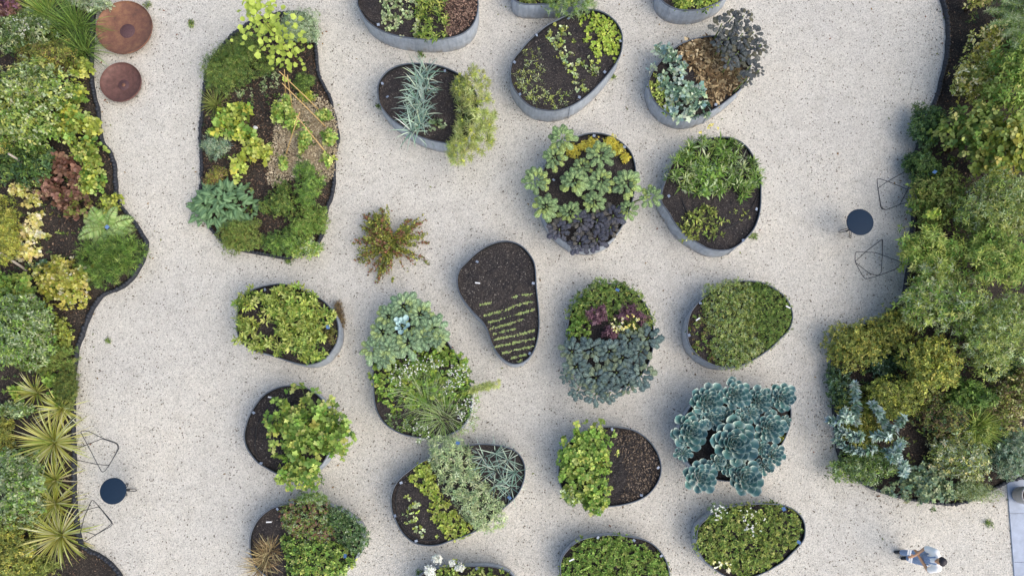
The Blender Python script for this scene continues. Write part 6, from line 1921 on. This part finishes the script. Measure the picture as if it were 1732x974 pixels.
lathe('body', [(.0001, .002), (.17, .002), (.20, .06), (.235, .36), (.25, .42), (.255, .45), (.235, .455), (.225, .43), (.215, .36)], M['pot'], pot, 40)
lathe('soil', [(.22, .385), (.1, .395), (.0001, .40)], M['soil'], pot, 40)

# ------------------------------------------------------------------ person walking
def capsules(name, caps, mat, parent, voxel=.014, org=(0, 0, 0), smooth_it=3):
    """Tapered limbs grown into one continuous skin."""
    bm = bmesh.new()
    for a, b, ra, rb in caps:
        a, b = np.array(a, float), np.array(b, float)
        d = b - a
        L = np.linalg.norm(d)
        d = d / (L + 1e-9)
        u = np.cross(d, [.37, .81, .45])
        u /= np.linalg.norm(u)
        w = np.cross(d, u)
        rows = [(-ra * math.sin(t), ra * math.cos(t)) for t in (1.35, .9, .45)] + [(0, ra), (L, rb)] + [(L + rb * math.sin(t), rb * math.cos(t)) for t in (.45, .9, 1.35)]
        rings = []
        for s, r in rows:
            rings.append([bm.verts.new(a + d * s + r * (math.cos(q) * u + math.sin(q) * w)) for q in np.linspace(0, 2 * math.pi, 14, endpoint=False)])
        for r1, r2 in zip(rings[:-1], rings[1:]):
            for i in range(14):
                bm.faces.new((r1[i], r1[(i + 1) % 14], r2[(i + 1) % 14], r2[i]))
        bm.faces.new(rings[0][::-1])
        bm.faces.new(rings[-1])
    me = bpy.data.meshes.new(name)
    bmesh.ops.recalc_face_normals(bm, faces=bm.faces)
    bm.to_mesh(me)
    bm.free()
    o = bpy.data.objects.new(name, me)
    COL.objects.link(o)
    r = o.modifiers.new('r', 'REMESH')
    r.mode = 'VOXEL'
    r.voxel_size = voxel
    s = o.modifiers.new('s', 'SMOOTH')
    s.iterations = smooth_it
    s.factor = .5
    dg = bpy.context.evaluated_depsgraph_get()
    m2 = bpy.data.meshes.new_from_object(o.evaluated_get(dg))
    bpy.data.objects.remove(o)
    m2.name = name
    m2.shade_smooth()
    m2.materials.clear()
    m2.materials.append(mat)
    return link(name, m2, None, parent)


M['skin'] = mat_plain('skin', '#c89b78', .55, 0, .35, .06, 30)
M['hair'] = mat_plain('dark_hair', '#2b2830', .5, 0, .4, .25, 60, .5)
M['white_cloth'] = mat_plain('white_cloth', '#f6f6f4', .85, 0, .2, .04, 12, .3)
M['denim'] = mat_plain('denim', '#8a9fc0', .85, 0, .2, .22, 26, .3)
M['shoe'] = mat_plain('black_shoe', '#1c222b', .5, 0, .4, .15, 20)
M['paper'] = mat_plain('paper', '#eceae6', .8, 0, .2, .03, 12)
M['phone'] = mat_plain('bracelet', '#8d3a5c', .5, 0, .4, .2, 12)
ft = px(1529, 938, 0)
per = empty('person', (ft[0], ft[1], 0), 'dark-haired person in white shirt and blue denim dungarees standing on the gravel', 'person')
per.rotation_euler = (math.radians(-2), 0, math.radians(2))
per.scale = (.90, .90, .88)
# local frame: the person faces -X; their right hand is on +Y
SR, SLf = (.04, .19, 1.40), (.04, -.19, 1.40)
ER, EL_ = (-.06, .27, 1.13), (-.05, -.26, 1.12)
HR, HL = (-.33, .10, 1.12), (-.20, .09, 1.06)
ankR, ankL = (-.10, .08, .09), (.06, -.08, .09)
kneeR, kneeL = (-.09, .09, .50), (.00, -.09, .50)
hipR, hipL = (.02, .085, .92), (.02, -.085, .92)
body = [((.03, 0, .92), (.04, 0, 1.10), .125, .125), ((.04, 0, 1.10), (.04, 0, 1.34), .125, .12), ((.04, .13, 1.37), (.04, -.13, 1.37), .075, .075), ((.04, 0, 1.40), (.02, 0, 1.54), .056, .05),
        ((.025, 0, 1.64), (-.005, 0, 1.60), .092, .082), ((-.045, 0, 1.57), (-.05, 0, 1.56), .05, .04), ((-.088, 0, 1.615), (-.098, 0, 1.59), .012, .016), ((.02, .09, 1.62), (.02, .095, 1.60), .018, .014), ((.02, -.09, 1.62), (.02, -.095, 1.60), .018, .014),
        (SR, ER, .05, .042), (ER, HR, .042, .03), (SLf, EL_, .05, .042), (EL_, HL, .042, .03),
        (hipR, kneeR, .085, .06), (kneeR, ankR, .058, .042), (hipL, kneeL, .085, .06), (kneeL, ankL, .058, .042), (ankR, (-.21, .085, .035), .04, .03), (ankL, (-.05, -.085, .035), .04, .03)]


def hand(caps, w, fwd, side):
    """Palm, four bent fingers of unequal length and a thumb off the side."""
    w, f = np.array(w), np.array(fwd, float)
    f /= np.linalg.norm(f)
    s = np.array(side, float)
    s /= np.linalg.norm(s)
    dn = np.array([0, 0, -1.])
    pal = w + f * .085
    caps.append((w, pal, .028, .030))
    for k, ln in zip((-1.5, -.5, .5, 1.5), (.062, .075, .078, .066)):
        b = pal + s * k * .019
        m_ = b + f * ln * .6 + dn * .012
        caps.append((b, m_, .010, .009))
        caps.append((m_, m_ + f * ln * .35 + dn * ln * .55, .009, .007))
    t0 = w + f * .03 + s * -.028
    t1 = t0 + f * .035 - s * .030
    caps.append((t0, t1, .012, .010))
    caps.append((t1, t1 + f * .03 + dn * .01, .010, .008))


hand(body, HR, (-.95, -.25, .05), (.25, -.95, 0))
hand(body, HL, (-.35, .9, -.05), (-.9, -.35, 0))
capsules('body', body, M['skin'], per, .011, smooth_it=2)
capsules('shirt', [((.04, 0, 1.06), (.045, 0, 1.34), .140, .142), ((.05, .14, 1.375), (.05, -.14, 1.375), .105, .105), (SR, (-.02, .255, 1.18), .095, .088), (SLf, (-.01, -.25, 1.18), .095, .088), ((.03, .07, 1.45), (.03, -.07, 1.45), .05, .05)], M['white_cloth'], per, .014, smooth_it=4)
capsules('dungarees', [((.025, 0, .90), (.035, 0, 1.12), .158, .152), (hipR, kneeR, .112, .088), (kneeR, (-.10, .08, .13), .086, .078), (hipL, kneeL, .112, .088), (kneeL, (.05, -.08, .13), .086, .078)], M['denim'], per, .014, smooth_it=4)
capsules('bib', [((-.085, .07, 1.14), (-.078, .065, 1.33), .03, .028), ((-.085, -.07, 1.14), (-.078, -.065, 1.33), .03, .028), ((-.098, 0, 1.14), (-.09, 0, 1.33), .035, .03)], M['denim'], per, .012)
for s in (1, -1):
    capsules('strap', [((-.085, .06 * s, 1.33), (-.02, .085 * s, 1.455), .02, .02), ((-.02, .085 * s, 1.455), (.10, .07 * s, 1.44), .02, .02)], M['denim'], per, .009)
capsules('hair', [((.045, 0, 1.665), (.02, 0, 1.69), .096, .085), ((.07, 0, 1.62), (.075, 0, 1.58), .078, .06), ((.03, .05, 1.66), (.03, -.05, 1.66), .07, .07)], M['hair'], per, .010)
capsules('shoe', [((-.07, .08, .05), (-.24, .085, .04), .055, .042), ((-.10, .08, .05), (-.10, .08, .12), .05, .055)], M['shoe'], per, .012)
capsules('shoe', [((.09, -.08, .05), (-.08, -.085, .04), .055, .042), ((.06, -.08, .05), (.06, -.08, .12), .05, .055)], M['shoe'], per, .012)
for s in (1, -1):
    capsules('eye', [((-.083, .032 * s, 1.625), (-.085, .032 * s, 1.625), .009, .009)], M['hair'], per, .005, smooth_it=1)
capsules('mouth', [((-.094, .02, 1.563), (-.094, -.02, 1.563), .006, .006)], M['phone'], per, .004, smooth_it=1)
# folded white sheets held in the hand
R4 = Matrix.Rotation(math.radians(4), 3, 'Z')
for dy, lb in ((.115, 'white folded sheet sticking out above the right hand'), (-.06, 'white folded sheet sticking out below the right hand')):
    w = np.array(ft) + np.array(R4 @ Vector((-.40, .10 + dy, .98)))
    bm = bmesh.new()
    bmesh.ops.create_grid(bm, x_segments=3, y_segments=2, size=.5)
    for v in bm.verts:
        v.co = Vector((v.co.x * .07, v.co.y * .12, .012 * math.sin(v.co.x * 5)))
    ret = bmesh.ops.solidify(bm, geom=bm.faces[:], thickness=.003)
    me = bpy.data.meshes.new('paper_sheet')
    bm.to_mesh(me)
    bm.free()
    o = link('paper_sheet', me, M['paper'], None, tuple(w))
    o.rotation_euler = (.1, -.25, -.2)
    tag(o, lb, 'paper', 'folded sheets held by the person')

# ------------------------------------------------------------------ litter and weeds on the gravel
def litter():
    P = rng.uniform([-15, -5], [15, 12], (3300, 2))
    keep = ~(inside(left_loop, P) | inside(right_loop, P) | inside(island_loop, P))
    P = P[keep]
    near = []
    for e, cnt, sg in ((left_edge_w, 1500, .16), (right_edge_w, 2200, .20), (island_loop, 900, .13)):
        i = rng.integers(0, len(e), cnt)
        q = e[i] + rng.normal(0, sg, (cnt, 2)) * (1 + rng.random((cnt, 1)))
        lp = {id(left_edge_w): left_loop, id(right_edge_w): right_loop, id(island_loop): island_loop}[id(e)]
        near.append(q[~inside(lp, q)])
    for k, p in PLANTERS.items():
        i = rng.integers(0, len(p['loop']), 60)
        d = norm(p['loop'][i] - p['cen'])
        near.append(p['loop'][i] + d * np.abs(rng.normal(0, .12, (60, 1))) + d * .03)
    P = np.vstack([P] + near)
    n = len(P)
    LS = Leaves()
    ph = rng.uniform(0, 6.28, n)
    D = np.column_stack([np.cos(ph), np.sin(ph), rng.normal(.1, .15, n)])
    L = .019 * np.exp(rng.normal(0, .42, n))
    cols = np.array([lin(c) for c in ['#4a443c', '#5d554a', '#6b6152', '#3a3630', '#7c7260', '#665a48']])
    co = cols[rng.choice(len(cols), n)] * rng.uniform(.7, 1.3, (n, 1))
    LS.add('diamond', np.column_stack([P, np.full(n, .006) + rng.uniform(0, .006, n)]), D, np.tile([0, 0, 1.], (n, 1)) + rng.normal(0, .35, (n, 3)), L, L * rng.uniform(.4, .9, n), co)
    # a few bigger fallen leaves
    m = 230
    Q = P[rng.choice(n, m)]
    ph = rng.uniform(0, 6.28, m)
    c2 = np.array([lin(c) for c in ['#6f5a38', '#8a6f42', '#5d6b38', '#4d4436', '#7a4d36', '#77803f']])
    LS.add('ovate', np.column_stack([Q, np.full(m, .012)]), np.column_stack([np.cos(ph), np.sin(ph), np.full(m, .05)]), np.tile([0, 0, 1.], (m, 1)) + rng.normal(0, .25, (m, 3)), rng.uniform(.04, .085, m), .035, c2[rng.choice(6, m)])
    o = LS.build('leaf_litter', M['dry'], None, (0, 0, 0))
    tag(o, 'dark specks, bark crumbs and fallen leaves strewn over the pale gravel', 'litter', kind='stuff')


litter()
WEEDS = [((325, 40), 8, 'small weed on open gravel between the large bowl and the island bed'), ((1036, 131), 6, 'weed at the foot of the slanting oval planter'), ((182, 578), 6, 'weed on open gravel opposite the upper left border bend'), ((712, 92), 7, 'weed at the foot of the seedling row planter'), ((1277, 400), 7, 'weed at the foot of the strappy planter'),
         ((248, 10), 7, 'weed beside the rim of the large rusty bowl'), ((490, 442), 8, 'weed outside the low tip of the island bed'), ((1672, 885), 9, 'trailing weed on the gravel near the paving'), ((640, 180), 5, 'weed at the outer foot of the fennel planter'), ((708, 968), 6, 'weed on gravel at the bottom edge beside the mopheads')]
for c, r, lb in WEEDS:
    shrub('weed', lb, 'weed', c, (r, r * .8), .07, 'lance', .06, .4, ['mid', 'olivegreen', 'dark'], 6, z0=.005, cover=1.0, woody=False, stems=2, group='weeds on the gravel')
